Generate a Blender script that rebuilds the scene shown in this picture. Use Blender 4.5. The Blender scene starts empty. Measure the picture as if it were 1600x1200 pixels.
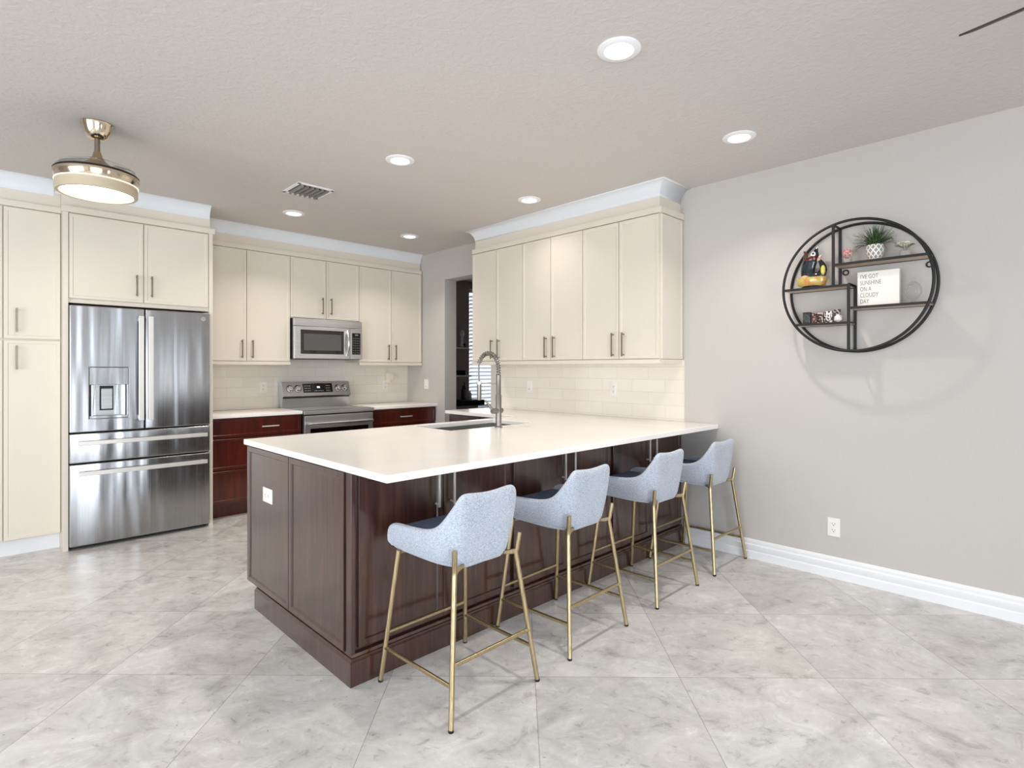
import bpy, bmesh, math, random
from mathutils import Vector, Matrix
random.seed(7)
S = bpy.context.scene
COL = S.collection
PI = math.pi

# ------------------------------------------------------------------ camera, world, lights, exposure
cam_d = bpy.data.cameras.new('camera'); cam = bpy.data.objects.new('camera', cam_d); COL.objects.link(cam)
cam_d.sensor_fit = 'HORIZONTAL'; cam_d.sensor_width = 36.0
cam_d.lens = 36.0 * 866.3 / 1600.0
cam_d.shift_y = -(600 - 576.2) / 1600.0
cam_d.clip_start = 0.05
cam.location = (0, 0, 1.335)
cam.rotation_euler = (PI / 2, 0, math.radians(45.58 - 90))
S.camera = cam

S.view_settings.view_transform = 'Standard'
S.view_settings.look = 'None'
S.view_settings.gamma = 1.0
S.view_settings.use_curve_mapping = False
S.view_settings.exposure = 0.0
S.cycles.use_denoising = True
S.cycles.max_bounces = 10
S.cycles.diffuse_bounces = 6
S.cycles.glossy_bounces = 5
S.cycles.caustics_reflective = False
S.cycles.caustics_refractive = False
S.cycles.sample_clamp_indirect = 6.0

W = bpy.data.worlds.new('sky'); S.world = W; W.use_nodes = True
W.node_tree.nodes['Background'].inputs[0].default_value = (0.80, 0.90, 1.0, 1)
W.node_tree.nodes['Background'].inputs[1].default_value = 1.4

def area(name, loc, direction, sx, sy, power, color, spread=180):
    l = bpy.data.lights.new(name, 'AREA'); l.shape = 'RECTANGLE'; l.size = sx; l.size_y = sy
    l.energy = power; l.color = color; l.spread = math.radians(spread)
    o = bpy.data.objects.new(name, l); COL.objects.link(o); o.location = loc
    o.rotation_euler = Vector(direction).to_track_quat('-Z', 'Y').to_euler()
    return o
# daylight through the big sliding door and windows behind and left of the camera
area('daylight_rear_door', (-0.85, -3.16, 1.2), (0, 1, 0.0), 3.4, 2.2, 160, (0.86, 0.93, 1.0))
area('daylight_rear_window', (3.17, -3.16, 1.3), (0, 1, 0), 0.12, 1.9, 5, (0.93, 0.97, 1.0))
area('daylight_rear_window', (3.45, -3.16, 1.3), (0, 1, 0), 0.18, 1.9, 8, (0.93, 0.97, 1.0))
area('daylight_left_window', (-3.36, 1.6, 1.35), (1, 0, 0), 3.6, 1.9, 116, (0.90, 0.955, 1.0))
area('daylight_far_window', (6.2, 6.85, 1.64), (0, -1, 0), 1.0, 1.8, 4.5, (0.95, 0.98, 1.0))

# ------------------------------------------------------------------ helpers
def lin(c):
    return c / 12.92 if c <= 0.04045 else ((c + 0.055) / 1.055) ** 2.4
def rgb(h):
    h = h.lstrip('#'); return tuple(lin(int(h[i:i + 2], 16) / 255) for i in (0, 2, 4)) + (1,)

class NT:
    def __init__(s, name):
        s.m = bpy.data.materials.new(name); s.m.use_nodes = True; s.t = s.m.node_tree
        s.b = s.t.nodes['Principled BSDF']
    def n(s, typ, **kw):
        nd = s.t.nodes.new(typ)
        for k, v in kw.items(): setattr(nd, k, v)
        return nd
    def l(s, a, b): s.t.links.new(a, b)
    def set(s, **kw):
        for k, v in kw.items():
            s.b.inputs[k.replace('_', ' ')].default_value = v
        return s
    def obj(s): return s.n('ShaderNodeTexCoord').outputs['Object']
    def mapped(s, scale=(1, 1, 1), rot=(0, 0, 0), loc=(0, 0, 0), src=None):
        m = s.n('ShaderNodeMapping'); m.inputs['Scale'].default_value = scale
        m.inputs['Rotation'].default_value = rot; m.inputs['Location'].default_value = loc
        s.l(src or s.obj(), m.inputs['Vector']); return m.outputs[0]
    def noise(s, vec, scale, detail=4, rough=0.5, dist=0.0):
        nd = s.n('ShaderNodeTexNoise'); s.l(vec, nd.inputs['Vector'])
        nd.inputs['Scale'].default_value = scale; nd.inputs['Detail'].default_value = detail
        nd.inputs['Roughness'].default_value = rough; nd.inputs['Distortion'].default_value = dist
        return nd.outputs['Fac']
    def ramp(s, fac, stops):
        r = s.n('ShaderNodeValToRGB'); s.l(fac, r.inputs[0]); e = r.color_ramp.elements
        while len(e) < len(stops): e.new(0.5)
        for i, (p, c) in enumerate(stops): e[i].position = p; e[i].color = c
        return r.outputs[0]
    def math(s, op, a, b=None):
        m = s.n('ShaderNodeMath', operation=op)
        for i, v in enumerate((a, b)):
            if v is None: continue
            if isinstance(v, (int, float)): m.inputs[i].default_value = v
            else: s.l(v, m.inputs[i])
        return m.outputs[0]
    def mix(s, fac, a, b, mode='MIX'):
        m = s.n('ShaderNodeMix', data_type='RGBA', blend_type=mode)
        for i, v in ((0, fac), (6, a), (7, b)):
            if isinstance(v, (int, float, tuple)): m.inputs[i].default_value = v
            else: s.l(v, m.inputs[i])
        return m.outputs[2]
    def bump(s, h, strength=0.2, dist=0.01):
        b = s.n('ShaderNodeBump'); b.inputs['Strength'].default_value = strength; b.inputs['Distance'].default_value = dist
        s.l(h, b.inputs['Height']); s.l(b.outputs[0], s.b.inputs['Normal'])

def plain(name, color, rough=0.5, metal=0.0, coat=0.0, var=0.04, nscale=6, **kw):
    t = NT(name); c = rgb(color) if isinstance(color, str) else color
    f = t.noise(t.obj(), nscale, 3)
    d = tuple(max(0, x * (1 - var)) for x in c[:3]) + (1,); u = tuple(min(1, x * (1 + var)) for x in c[:3]) + (1,)
    t.l(t.ramp(f, [(0.3, d), (0.7, u)]), t.b.inputs['Base Color'])
    t.set(Roughness=rough, Metallic=metal, Coat_Weight=coat, **kw); return t.m

def emit(name, color, strength):
    t = NT(name); t.set(Base_Color=color, Emission_Color=color, Emission_Strength=strength, Roughness=0.6); return t.m

M = {}
def paint(name, color, scale, strength, dist=0.004):
    t = NT(name); t.set(Base_Color=rgb(color), Roughness=0.75)
    f = t.noise(t.obj(), scale, 5, 0.55, 0.6); t.bump(f, strength, dist); return t.m
M['wall'] = paint('wall_paint', '#C6C2BE', 60, 0.08)
M['taupe'] = paint('taupe_wall_paint', '#A2968F', 60, 0.05)
M['ceiling'] = paint('ceiling_knockdown', '#CFC9C5', 34, 0.36, 0.012)
M['white'] = plain('white_trim_paint', '#F0F1F4', 0.4, var=0.01)
M['crown'] = plain('crown_white_paint', '#E6EAEF', 0.35, var=0.01)
M['cream'] = plain('cream_cabinet_lacquer', '#E3DBCE', 0.42, var=0.012, nscale=2)
M['plastic'] = plain('white_plastic', '#F2F0EC', 0.35, var=0.01)
M['ivory'] = plain('ivory_plastic', '#F0E8DA', 0.35, var=0.01)
M['dark'] = plain('dark_slot', '#1b1b1c', 0.5)
M['black'] = plain('black_painted_metal', '#0B0909', 0.5)
M['blackglass'] = plain('black_glass', '#060607', 0.06, coat=0.4)
M['nickel'] = plain('brushed_nickel', '#8A7E70', 0.38, 0.75, var=0.08, nscale=40)
M['chrome'] = plain('polished_nickel', '#D9C9B4', 0.12, 1.0, var=0.03)
M['steelbright'] = plain('bright_steel', '#E6E7E9', 0.24, 1.0, var=0.03)
M['faucet'] = plain('brushed_faucet_steel', '#8E8983', 0.36, 1.0, var=0.05, nscale=30)
M['satin'] = plain('satin_pull_metal', '#DEDBD6', 0.35, 0.5, var=.03)
M['grille'] = plain('vent_metal', '#8F8D89', 0.5, 0.3)

def steel(name, color, wav=0.0, axis=2, rough=0.22):
    t = NT(name); sc = [160, 160, 160]; sc[axis] = 1.2
    v = t.mapped(tuple(sc)); f = t.noise(v, 1.0, 3)
    c = rgb(color); d = tuple(x * .86 for x in c[:3]) + (1,)
    t.l(t.ramp(f, [(0.3, d), (0.7, c)]), t.b.inputs['Base Color'])
    r = t.math('MULTIPLY_ADD', f, 0.10); t.t.nodes[-1].inputs[2].default_value = rough - 0.05
    t.l(r, t.b.inputs['Roughness']); t.set(Metallic=1.0)
    if wav:
        w = t.noise(t.mapped((5.0, 5.0, 0.6)), 1.6, 1, 0.4); t.bump(w, 1.0, wav)
    return t.m
M['steel'] = steel('stainless_steel', '#DADBDD', 0.0, 0, 0.34)
M['fridge'] = steel('fridge_stainless', '#B3B4B7', 0.016, 2, 0.25)
M['sink'] = steel('sink_stainless', '#B4B8B6', 0.0, 0, 0.30)

def brass():
    t = NT('brushed_brass'); f = t.noise(t.mapped((220, 220, 3)), 1, 2)
    t.l(t.ramp(f, [(0.3, rgb('#AE9C76')), (0.7, rgb('#CBBB97'))]), t.b.inputs['Base Color'])
    t.set(Metallic=1.0, Roughness=0.34); return t.m
M['brass'] = brass()

def wood(name, c0, c1, c2, rough=0.25, coat=0.5, axis=2):
    t = NT(name); sc = [22, 22, 22]; sc[axis] = 1.6
    f = t.noise(t.mapped(tuple(sc)), 1.0, 6, 0.6, 1.2)
    g = t.noise(t.obj(), 2.3, 3)
    a = t.ramp(f, [(0.25, rgb(c0)), (0.5, rgb(c1)), (0.8, rgb(c2))])
    b = t.mix(t.math('MULTIPLY', g, 0.45), a, rgb(c0))
    t.l(b, t.b.inputs['Base Color']); t.set(Roughness=rough, Coat_Weight=coat, Coat_Roughness=0.16)
    t.bump(f, 0.05, 0.002); return t.m
M['espresso'] = wood('espresso_wood', '#2A1711', '#472A20', '#664436', 0.30, 0.9)
M['cherry'] = wood('cherry_wood', '#330E08', '#521A0F', '#6E2917', 0.28, 0.5)
M['shelfwood'] = wood('weathered_shelf_wood', '#AC9785', '#CBB7A4', '#DDCEBE', 0.6, 0.0, 1)

def quartz():
    t = NT('white_quartz'); f = t.noise(t.obj(), 3.0, 6, 0.6, 0.8)
    t.l(t.ramp(f, [(0.3, rgb('#F9F4F0')), (0.7, rgb('#FDFBF9'))]), t.b.inputs['Base Color'])
    t.set(Roughness=0.14, Specular_IOR_Level=0.32); return t.m
M['quartz'] = quartz()

def fabric():
    t = NT('blue_denim_fabric'); f = t.noise(t.mapped((90, 90, 160)), 1.6, 4, 0.7)
    g = t.noise(t.obj(), 9, 3)
    a = t.ramp(f, [(0.36, rgb('#8494AC')), (0.62, rgb('#CBD2DC'))])
    b = t.mix(t.math('MULTIPLY', g, 0.35), a, rgb('#D2D5DB'))
    t.l(b, t.b.inputs['Base Color']); t.set(Roughness=0.85, Sheen_Weight=0.5, Sheen_Roughness=0.4)
    t.bump(f, 0.25, 0.002); return t.m
M['fabric'] = fabric()
M['cushion'] = plain('shaded_blue_fabric', '#5A6880', 0.9, var=.12, nscale=60)  # stool blue made darker: shade inside the seat put into the colour

def floor_mat():
    t = NT('stone_tile_floor'); o = t.obj(); c = math.sqrt(.5)
    def dot(v):
        d = t.n('ShaderNodeVectorMath', operation='DOT_PRODUCT'); t.l(o, d.inputs[0]); d.inputs[1].default_value = v; return d.outputs['Value']
    s = 0.625
    p = t.math('DIVIDE', t.math('ADD', dot((c, c, 0)), 40 * s - 2.405), s)
    q = t.math('DIVIDE', t.math('ADD', dot((c, -c, 0)), 40 * s - 0.075), s)
    def edge(x):
        fr = t.math('FRACT', x); return t.math('MINIMUM', fr, t.math('SUBTRACT', 1.0, fr))
    e = t.math('MINIMUM', edge(p), edge(q))
    grout = t.math('LESS_THAN', e, 0.0024)
    cmb = t.n('ShaderNodeCombineXYZ'); t.l(t.math('FLOOR', p), cmb.inputs[0]); t.l(t.math('FLOOR', q), cmb.inputs[1])
    wn = t.n('ShaderNodeTexWhiteNoise'); wn.noise_dimensions = '3D'; t.l(cmb.outputs[0], wn.inputs['Vector'])
    off = t.n('ShaderNodeVectorMath', operation='SCALE'); t.l(wn.outputs['Color'], off.inputs[0]); off.inputs['Scale'].default_value = 9.0
    cp = t.n('ShaderNodeCombineXYZ'); t.l(t.math('MULTIPLY', p, 1.0), cp.inputs[0]); t.l(t.math('MULTIPLY', q, 0.75), cp.inputs[1])
    ad = t.n('ShaderNodeVectorMath', operation='ADD'); t.l(cp.outputs[0], ad.inputs[0]); t.l(off.outputs[0], ad.inputs[1])
    v = ad.outputs[0]
    n1 = t.noise(v, 2.2, 10, 0.66, 0.9)
    n2 = t.noise(v, 4.6, 10, 0.72, 1.1)
    n3 = t.noise(v, 0.9, 3, 0.5, 0.6)
    base = t.ramp(n1, [(0.34, rgb('#8F8D8B')), (0.44, rgb('#C3C2C0')), (0.53, rgb('#DEDEDD')), (0.64, rgb('#F5F5F5'))])
    veins = t.ramp(n2, [(0.35, rgb('#7C7976')), (0.43, rgb('#CBCAC8')), (0.56, rgb('#E0E0DF')), (0.62, rgb('#FCFCFC'))])
    a = t.mix(0.5, base, veins)
    n4 = t.noise(v, 13.0, 6, 0.7, 0.8)
    fine = t.ramp(n4, [(0.32, rgb('#77726D')), (0.41, rgb('#DCDBDA')), (0.58, rgb('#E2E1E0')), (0.66, rgb('#FFFFFF'))])
    a = t.mix(0.34, a, fine)
    n5 = t.noise(v, 38.0, 2, 0.5, 0.3); speck = t.math('LESS_THAN', n5, 0.235); a = t.mix(t.math('MULTIPLY', speck, 0.55), a, rgb('#5b554f'))
    warm = t.ramp(n3, [(0.3, rgb('#FFFFFF')), (0.7, rgb('#F6F0E8'))])
    a = t.mix(0.4, a, warm, 'MULTIPLY')
    tone = t.ramp(wn.outputs['Value'], [(0.0, rgb('#EDEDED')), (1.0, rgb('#FFFFFF'))])
    a = t.mix(1.0, a, tone, 'MULTIPLY')
    a = t.mix(t.math('MULTIPLY', grout, 0.6), a, rgb('#7d7771'))
    t.l(a, t.b.inputs['Base Color'])
    r = t.math('ADD', t.math('MULTIPLY', n2, 0.2), 0.14); t.l(r, t.b.inputs['Roughness'])
    t.set(Specular_IOR_Level=0.45)
    h = t.math('SUBTRACT', t.math('MULTIPLY', n2, 0.15), grout); t.bump(h, 0.25, 0.002)
    return t.m
M['floor'] = floor_mat()

def tile(name, along):
    t = NT(name); o = t.obj()
    sp = t.n('ShaderNodeSeparateXYZ'); t.l(o, sp.inputs[0]); cm = t.n('ShaderNodeCombineXYZ')
    t.l(sp.outputs[along], cm.inputs[0]); t.l(t.math('SUBTRACT', sp.outputs[2], 0.944), cm.inputs[1])
    b = t.n('ShaderNodeTexBrick'); t.l(cm.outputs[0], b.inputs['Vector'])
    b.offset = 0.5; b.inputs['Scale'].default_value = 1.0; b.inputs['Brick Width'].default_value = 0.305
    b.inputs['Row Height'].default_value = 0.1016; b.inputs['Mortar Size'].default_value = 0.0016
    b.inputs['Mortar Smooth'].default_value = 0.3
    b.inputs['Color1'].default_value = rgb('#F2EDE3'); b.inputs['Color2'].default_value = rgb('#EDE7DC'); b.inputs['Mortar'].default_value = rgb('#D9D1C3')
    sc = t.mapped((2.0, 2.0, 190), src=o); f = t.noise(sc, 1.0, 3, 0.6)
    a = t.mix(t.math('MULTIPLY', f, 0.22), b.outputs['Color'], rgb('#D8D3C9'))
    t.l(a, t.b.inputs['Base Color']); t.set(Roughness=0.13, Coat_Weight=0.3)
    h = t.math('SUBTRACT', t.math('MULTIPLY', f, 0.5), b.outputs['Fac']); t.bump(h, 0.35, 0.002)
    return t.m
M['tile_x'] = tile('ribbed_tile_back', 0); M['tile_y'] = tile('ribbed_tile_side', 1)

def glassy(name, color=(1, 1, 1, 1), alpha_mix=0.82):
    t = NT(name); out = t.t.nodes['Material Output']
    tr = t.n('ShaderNodeBsdfTransparent'); tr.inputs[0].default_value = color
    gl = t.n('ShaderNodeBsdfGlossy'); gl.inputs['Roughness'].default_value = 0.03
    lw = t.n('ShaderNodeLayerWeight'); lw.inputs[0].default_value = 0.35
    mx = t.n('ShaderNodeMixShader'); t.l(lw.outputs['Facing'], mx.inputs[0]); t.l(tr.outputs[0], mx.inputs[1]); t.l(gl.outputs[0], mx.inputs[2])
    fm = t.math('MULTIPLY', lw.outputs['Facing'], 1 - alpha_mix + 0.25); t.l(fm, mx.inputs[0])
    t.l(mx.outputs[0], out.inputs['Surface']); return t.m
M['glass'] = glassy('clear_glass', (0.96, 0.97, 0.97, 1))

# ---- bmesh shapes
def box(bm, lo, hi, bev=0.0, seg=2):
    t = bmesh.new(); bmesh.ops.create_cube(t, size=1.0)
    lo, hi = Vector(lo), Vector(hi); c = (lo + hi) / 2; d = hi - lo
    for v in t.verts: v.co = Vector((v.co.x * d.x, v.co.y * d.y, v.co.z * d.z)) + c
    if bev: bmesh.ops.bevel(t, geom=list(t.edges), offset=min(bev, min(abs(x) for x in d) * .45), segments=seg, affect='EDGES', profile=0.6)
    join(bm, t)
def join(bm, t, mat=None):
    if mat is not None: bmesh.ops.transform(t, matrix=mat, verts=t.verts)
    me = bpy.data.meshes.new('tmp'); t.to_mesh(me); t.free(); bm.from_mesh(me); bpy.data.meshes.remove(me)
def tube(bm, pts, r, n=12, caps=True, closed=False):
    pts = [Vector(p) for p in pts]; k = len(pts); rr = r if isinstance(r, (list, tuple)) else [r] * k
    rings = []; up = None
    for i, p in enumerate(pts):
        a = pts[(i - 1) % k] if (i > 0 or closed) else p; b = pts[(i + 1) % k] if (i < k - 1 or closed) else p
        d = (b - a).normalized()
        if up is None: up = Vector((0, 0, 1)) if abs(d.z) < .9 else Vector((1, 0, 0))
        s = d.cross(up)
        if s.length < 1e-4: s = d.cross(Vector((0.3, 1, 0.1)))
        s.normalize(); up = s.cross(d).normalized()
        rings.append([bm.verts.new(p + (s * math.cos(2 * PI * j / n) + up * math.sin(2 * PI * j / n)) * rr[i]) for j in range(n)])
    for i in range(k if closed else k - 1):
        A, B = rings[i], rings[(i + 1) % k]
        for j in range(n): bm.faces.new((A[j], A[(j + 1) % n], B[(j + 1) % n], B[j]))
    if caps and not closed:
        bm.faces.new(rings[0][::-1]); bm.faces.new(rings[-1])
def lathe(bm, prof, c=(0, 0, 0), n=32, caps=True, axis='Z'):
    c = Vector(c); rings = []
    for r, h in prof:
        ring = []
        for j in range(n):
            a = 2 * PI * j / n; u, v = r * math.cos(a), r * math.sin(a)
            co = {'Z': (u, v, h), 'X': (h, u, v), 'Y': (v, h, u)}[axis]
            ring.append(bm.verts.new(c + Vector(co)))
        rings.append(ring)
    for A, B in zip(rings, rings[1:]):
        for j in range(n): bm.faces.new((A[j], A[(j + 1) % n], B[(j + 1) % n], B[j]))
    if caps:
        bm.faces.new(rings[0][::-1]); bm.faces.new(rings[-1])
def ball(bm, c, r, seg=20, sq=(1, 1, 1)):
    t = bmesh.new(); bmesh.ops.create_uvsphere(t, u_segments=seg, v_segments=max(8, seg // 2), radius=1)
    for v in t.verts: v.co = Vector((v.co.x * r * sq[0], v.co.y * r * sq[1], v.co.z * r * sq[2])) + Vector(c)
    join(bm, t)
def prism(bm, poly, vec):
    """extrude polygon (3d points) along vec"""
    A = [bm.verts.new(Vector(p)) for p in poly]; B = [bm.verts.new(Vector(p) + Vector(vec)) for p in poly]
    bm.faces.new(A[::-1]); bm.faces.new(B); n = len(A)
    for i in range(n): bm.faces.new((A[i], A[(i + 1) % n], B[(i + 1) % n], B[i]))
def door_panel(bm, o, ux, nrm, w, h, th=0.02, rim=0.021, dep=0.004, slope=0.004):
    """slim shaker panel: lower-left-back corner o, width along ux, height +z, outward normal nrm"""
    o, ux, nrm, uz = Vector(o), Vector(ux), Vector(nrm), Vector((0, 0, 1))
    ch = 0.0015
    def ring(ins, d): return [bm.verts.new(o + ux * a + uz * b + nrm * d) for a, b in ((ins, ins), (w - ins, ins), (w - ins, h - ins), (ins, h - ins))]
    rs = [ring(0, 0), ring(0, th - ch), ring(ch, th), ring(rim, th), ring(rim + slope, th - dep)]
    bm.faces.new(rs[0][::-1]); bm.faces.new(rs[-1])
    for A, B in zip(rs, rs[1:]):
        for i in range(4): bm.faces.new((A[i], A[(i + 1) % 4], B[(i + 1) % 4], B[i]))

# ---- objects
ORG = {}
def link_mesh(name, bm, mat, parent=None, smooth=True, bevel=0.0, local=False):
    """one mesh object; geometry given in world coordinates is moved into its parent's frame (local=True: already local)"""
    bmesh.ops.recalc_face_normals(bm, faces=bm.faces)
    if parent is not None and not local:
        off = ORG.get(parent, Vector((0, 0, 0))); bmesh.ops.translate(bm, verts=bm.verts, vec=-off)
    me = bpy.data.meshes.new(name); bm.to_mesh(me); bm.free()
    for m in (mat if isinstance(mat, (list, tuple)) else [mat]): me.materials.append(M[m] if isinstance(m, str) else m)
    o = bpy.data.objects.new(name, me); COL.objects.link(o)
    if parent is not None: o.parent = parent; ORG[o] = ORG.get(parent, Vector((0, 0, 0)))
    if smooth:
        for p in me.polygons: p.use_smooth = True
        try: me.set_sharp_from_angle(angle=math.radians(38))
        except Exception: pass
    if bevel:
        b = o.modifiers.new('bevel', 'BEVEL'); b.width = bevel; b.segments = 2; b.limit_method = 'ANGLE'; b.angle_limit = math.radians(40)
    return o
def thing(name, label, cat, loc, group=None, rz=0.0):
    o = bpy.data.objects.new(name, None); COL.objects.link(o); o.location = loc; o.rotation_euler = (0, 0, rz)
    o.empty_display_size = 0.1; o['label'] = label; o['category'] = cat
    if group: o['group'] = group
    ORG[o] = Vector(loc); return o
def tag(o, label, cat, group=None):
    o['label'] = label; o['category'] = cat
    if group: o['group'] = group
    return o
def struct(name, bm, mat, label, cat, **kw):
    o = link_mesh(name, bm, mat, **kw); o['kind'] = 'structure'; o['label'] = label; o['category'] = cat; return o
def B(*boxes, bev=0.0):
    bm = bmesh.new()
    for lo, hi in boxes: box(bm, lo, hi, bev)
    return bm
def copy_tree(o, parent=None):
    c = o.copy(); COL.objects.link(c)
    if parent is not None: c.parent = parent
    for ch in list(o.children): copy_tree(ch, c)
    return c

# ------------------------------------------------------------------ room shell
WX, BY, CZ = 3.95, 5.92, 2.715
struct('floor', B(((-3.5, -3.3, -0.1), (8.1, 7.0, 0.0))), 'floor', 'grey and beige polished stone tile floor laid diagonally', 'floor', smooth=False)
struct('ceiling', B(((-3.5, -3.3, CZ), (8.1, 7.0, CZ + 0.1))), 'ceiling', 'warm grey lightly textured flat ceiling', 'ceiling', smooth=False)
struct('wall_right', B(((WX, -3.3, 0), (WX + .17, 4.351, CZ)), ((WX, 5.147, 0), (WX + .17, 6.75, CZ)), ((WX, 4.351, 2.37), (WX + .17, 5.147, CZ))),
       'wall', 'pale greige wall carrying the round shelf, with a doorway at its far end', 'wall', smooth=False)
struct('wall_back', B(((-3.5, BY, 0), (WX, BY + .15, CZ))), 'wall', 'pale greige wall behind the fridge and range', 'wall', smooth=False)
# left wall with wide window opening, rear wall with sliding door and two narrow side lights
struct('wall_left', B(((-3.5, -3.3, 0), (-3.38, -0.2, CZ)), ((-3.5, 3.4, 0), (-3.38, 6.07, CZ)), ((-3.5, -0.2, 0), (-3.38, 3.4, .4)), ((-3.5, -0.2, 2.3), (-3.38, 3.4, CZ))),
       'wall', 'greige wall with a wide window left of the kitchen', 'wall', smooth=False)
struct('wall_rear', B(((-3.5, -3.3, 0), (-2.55, -3.18, CZ)), ((0.85, -3.3, 0), (3.1, -3.18, CZ)), ((3.24, -3.3, 0), (3.35, -3.18, CZ)), ((3.55, -3.3, 0), (WX, -3.18, CZ)),
       ((-2.55, -3.3, 2.3), (0.85, -3.18, CZ)), ((3.1, -3.3, 2.3), (3.24, -3.18, CZ)), ((3.35, -3.3, 2.3), (3.55, -3.18, CZ)), ((3.1, -3.3, 0), (3.24, -3.18, .35)), ((3.35, -3.3, 0), (3.55, -3.18, .35))),
       'wall', 'greige wall with glass sliding door facing the kitchen', 'wall', smooth=False)
def frame_obj(name, boxes, label, cat):
    return struct(name, B(*boxes), 'white', label, cat, smooth=False)
frame_obj('door_1', [((-2.55, -3.28, 0), (-2.49, -3.2, 2.3)), ((0.79, -3.28, 0), (0.85, -3.2, 2.3)), ((-2.55, -3.28, 2.24), (0.85, -3.2, 2.3)), ((-1.44, -3.28, 0), (-1.36, -3.2, 2.3)), ((-.34, -3.28, 0), (-.26, -3.2, 2.3))], 'white frame of the sliding glass door', 'door')
frame_obj('window_1', [((-3.48, -0.2, .4), (-3.4, -0.14, 2.3)), ((-3.48, 3.34, .4), (-3.4, 3.4, 2.3)), ((-3.48, -.2, 2.24), (-3.4, 3.4, 2.3)), ((-3.48, -.2, .4), (-3.4, 3.4, .46)), ((-3.48, 1.57, .4), (-3.4, 1.63, 2.3))], 'white frame of the wide window', 'window')
# room beyond the doorway
struct('wall_far', B(((WX + .17, 6.75, 0), (5.663, 6.9, CZ)), ((5.663, 6.75, 0), (6.7, 6.9, .68)), ((5.663, 6.75, 2.60), (6.7, 6.9, CZ)), ((6.7, 6.75, 0), (8.1, 6.9, CZ))),
       'taupe', 'taupe wall with a blind covered window in the room beyond the doorway', 'wall', smooth=False)
struct('wall_side', B(((8.0, 2.6, 0), (8.1, 6.75, CZ)), ((WX + .17, 2.5, 0), (8.1, 2.6, CZ))), 'taupe', 'taupe walls of the room beyond the doorway', 'wall', smooth=False)
# window with blinds
w = struct('window_2', B(((5.663, 6.80, .68), (5.70, 6.88, 2.6)), ((6.66, 6.80, .68), (6.7, 6.88, 2.6)), ((5.663, 6.80, 2.56), (6.7, 6.88, 2.6)), ((5.663, 6.80, .68), (6.7, 6.88, .72)), ((5.663, 6.81, 1.62), (6.7, 6.86, 1.66))),
           'white', 'bright white framed window behind horizontal blinds', 'window', smooth=False)
bl = thing('window_blind', 'white horizontal slat blind on the bright window beyond the doorway', 'blind', (6.18, 6.76, 0.70))
link_mesh('headrail', B(((5.67, 6.73, 2.54), (6.69, 6.79, 2.6))), 'white', bl)
zz = 0.74
bms = bmesh.new()
while zz < 2.53:
    prism(bms, [(5.68, 6.738, zz + .012), (5.68, 6.742, zz + .016), (5.68, 6.786, zz - .012), (5.68, 6.782, zz - .016)], (1.0, 0, 0)); zz += 0.060
sl = link_mesh('slat_set', bms, 'white', bl)
link_mesh('bottom_rail', B(((5.68, 6.745, .695), (6.68, 6.78, .715))), 'white', bl)

# baseboard: moulded profile swept along the right wall
prof = [(0, 0), (.018, 0), (.018, .050), (.012, .056), (.012, .060), (.016, .066), (.016, .096), (.009, .102), (.009, .108), (.011, .114), (.010, .126), (.004, .135), (0, .135)]
bm = bmesh.new(); prism(bm, [(WX - a, -3.18, b) for a, b in prof], (0, 3.18 + 2.14, 0))
struct('baseboard_right', bm, 'white', 'white moulded baseboard along the right wall', 'baseboard')

# crown mouldings, frieze boards (trim)
def crown(bm, x0, x1, y0, y1, axis, z0=2.612, proj=0.075):
    pr = [(0, z0)] + [(proj * (1 - math.cos(t)), z0 + (CZ - z0) * math.sin(t)) for t in [PI / 2 * i / 8 for i in range(1, 9)]] + [(0, CZ)]
    if axis == 'x': prism(bm, [(x0, y0 - a, b) for a, b in pr], (x1 - x0, 0, 0))
    else: prism(bm, [(x0 - a, y0, b) for a, b in pr], (0, y1 - y0, 0))

# ------------------------------------------------------------------ cabinets
def bar_handle(parent, c, length, axis, nrm, mat='nickel', wid=0.011, stand=0.030, name='handle'):
    """flat bar pull centred at c on the face; axis 'z' or a horizontal Vector; nrm = outward normal"""
    c, n = Vector(c), Vector(nrm); a = Vector((0, 0, 1)) if axis == 'z' else Vector(axis)
    s = n.cross(a); bm = bmesh.new()
    def ob(cc, da, ds, dn):
        t = bmesh.new(); bmesh.ops.create_cube(t, size=1)
        for v in t.verts: v.co = cc + a * v.co.x * da + s * v.co.y * ds + n * v.co.z * dn
        bmesh.ops.bevel(t, geom=list(t.edges), offset=0.0012, segments=1, affect='EDGES'); join(bm, t)
    ob(c + n * stand, length, wid, 0.009)
    for k in (-1, 1): ob(c + a * k * (length / 2 - .014) + n * (stand / 2), 0.009, 0.009, stand)
    return link_mesh(name, bm, mat, parent)
def door(parent, o, ux, nrm, w, h, mat, handle=None, hl=0.17, hax='z', name='door', rim=0.021, hmat='nickel', th=0.02, dep=0.004, gap=0.0028):
    o = Vector(o) + Vector(ux) * gap + Vector((0, 0, gap)); bm = bmesh.new()
    door_panel(bm, o, ux, nrm, w - 2 * gap, h - 2 * gap, th, rim, dep)
    d = link_mesh(name, bm, mat, parent, smooth=False)
    if handle is not None: bar_handle(d, Vector(handle) + Vector(nrm) * th, hl, hax, nrm, hmat)
    return d
NX, NY = (-1, 0, 0), (0, -1, 0)

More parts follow.
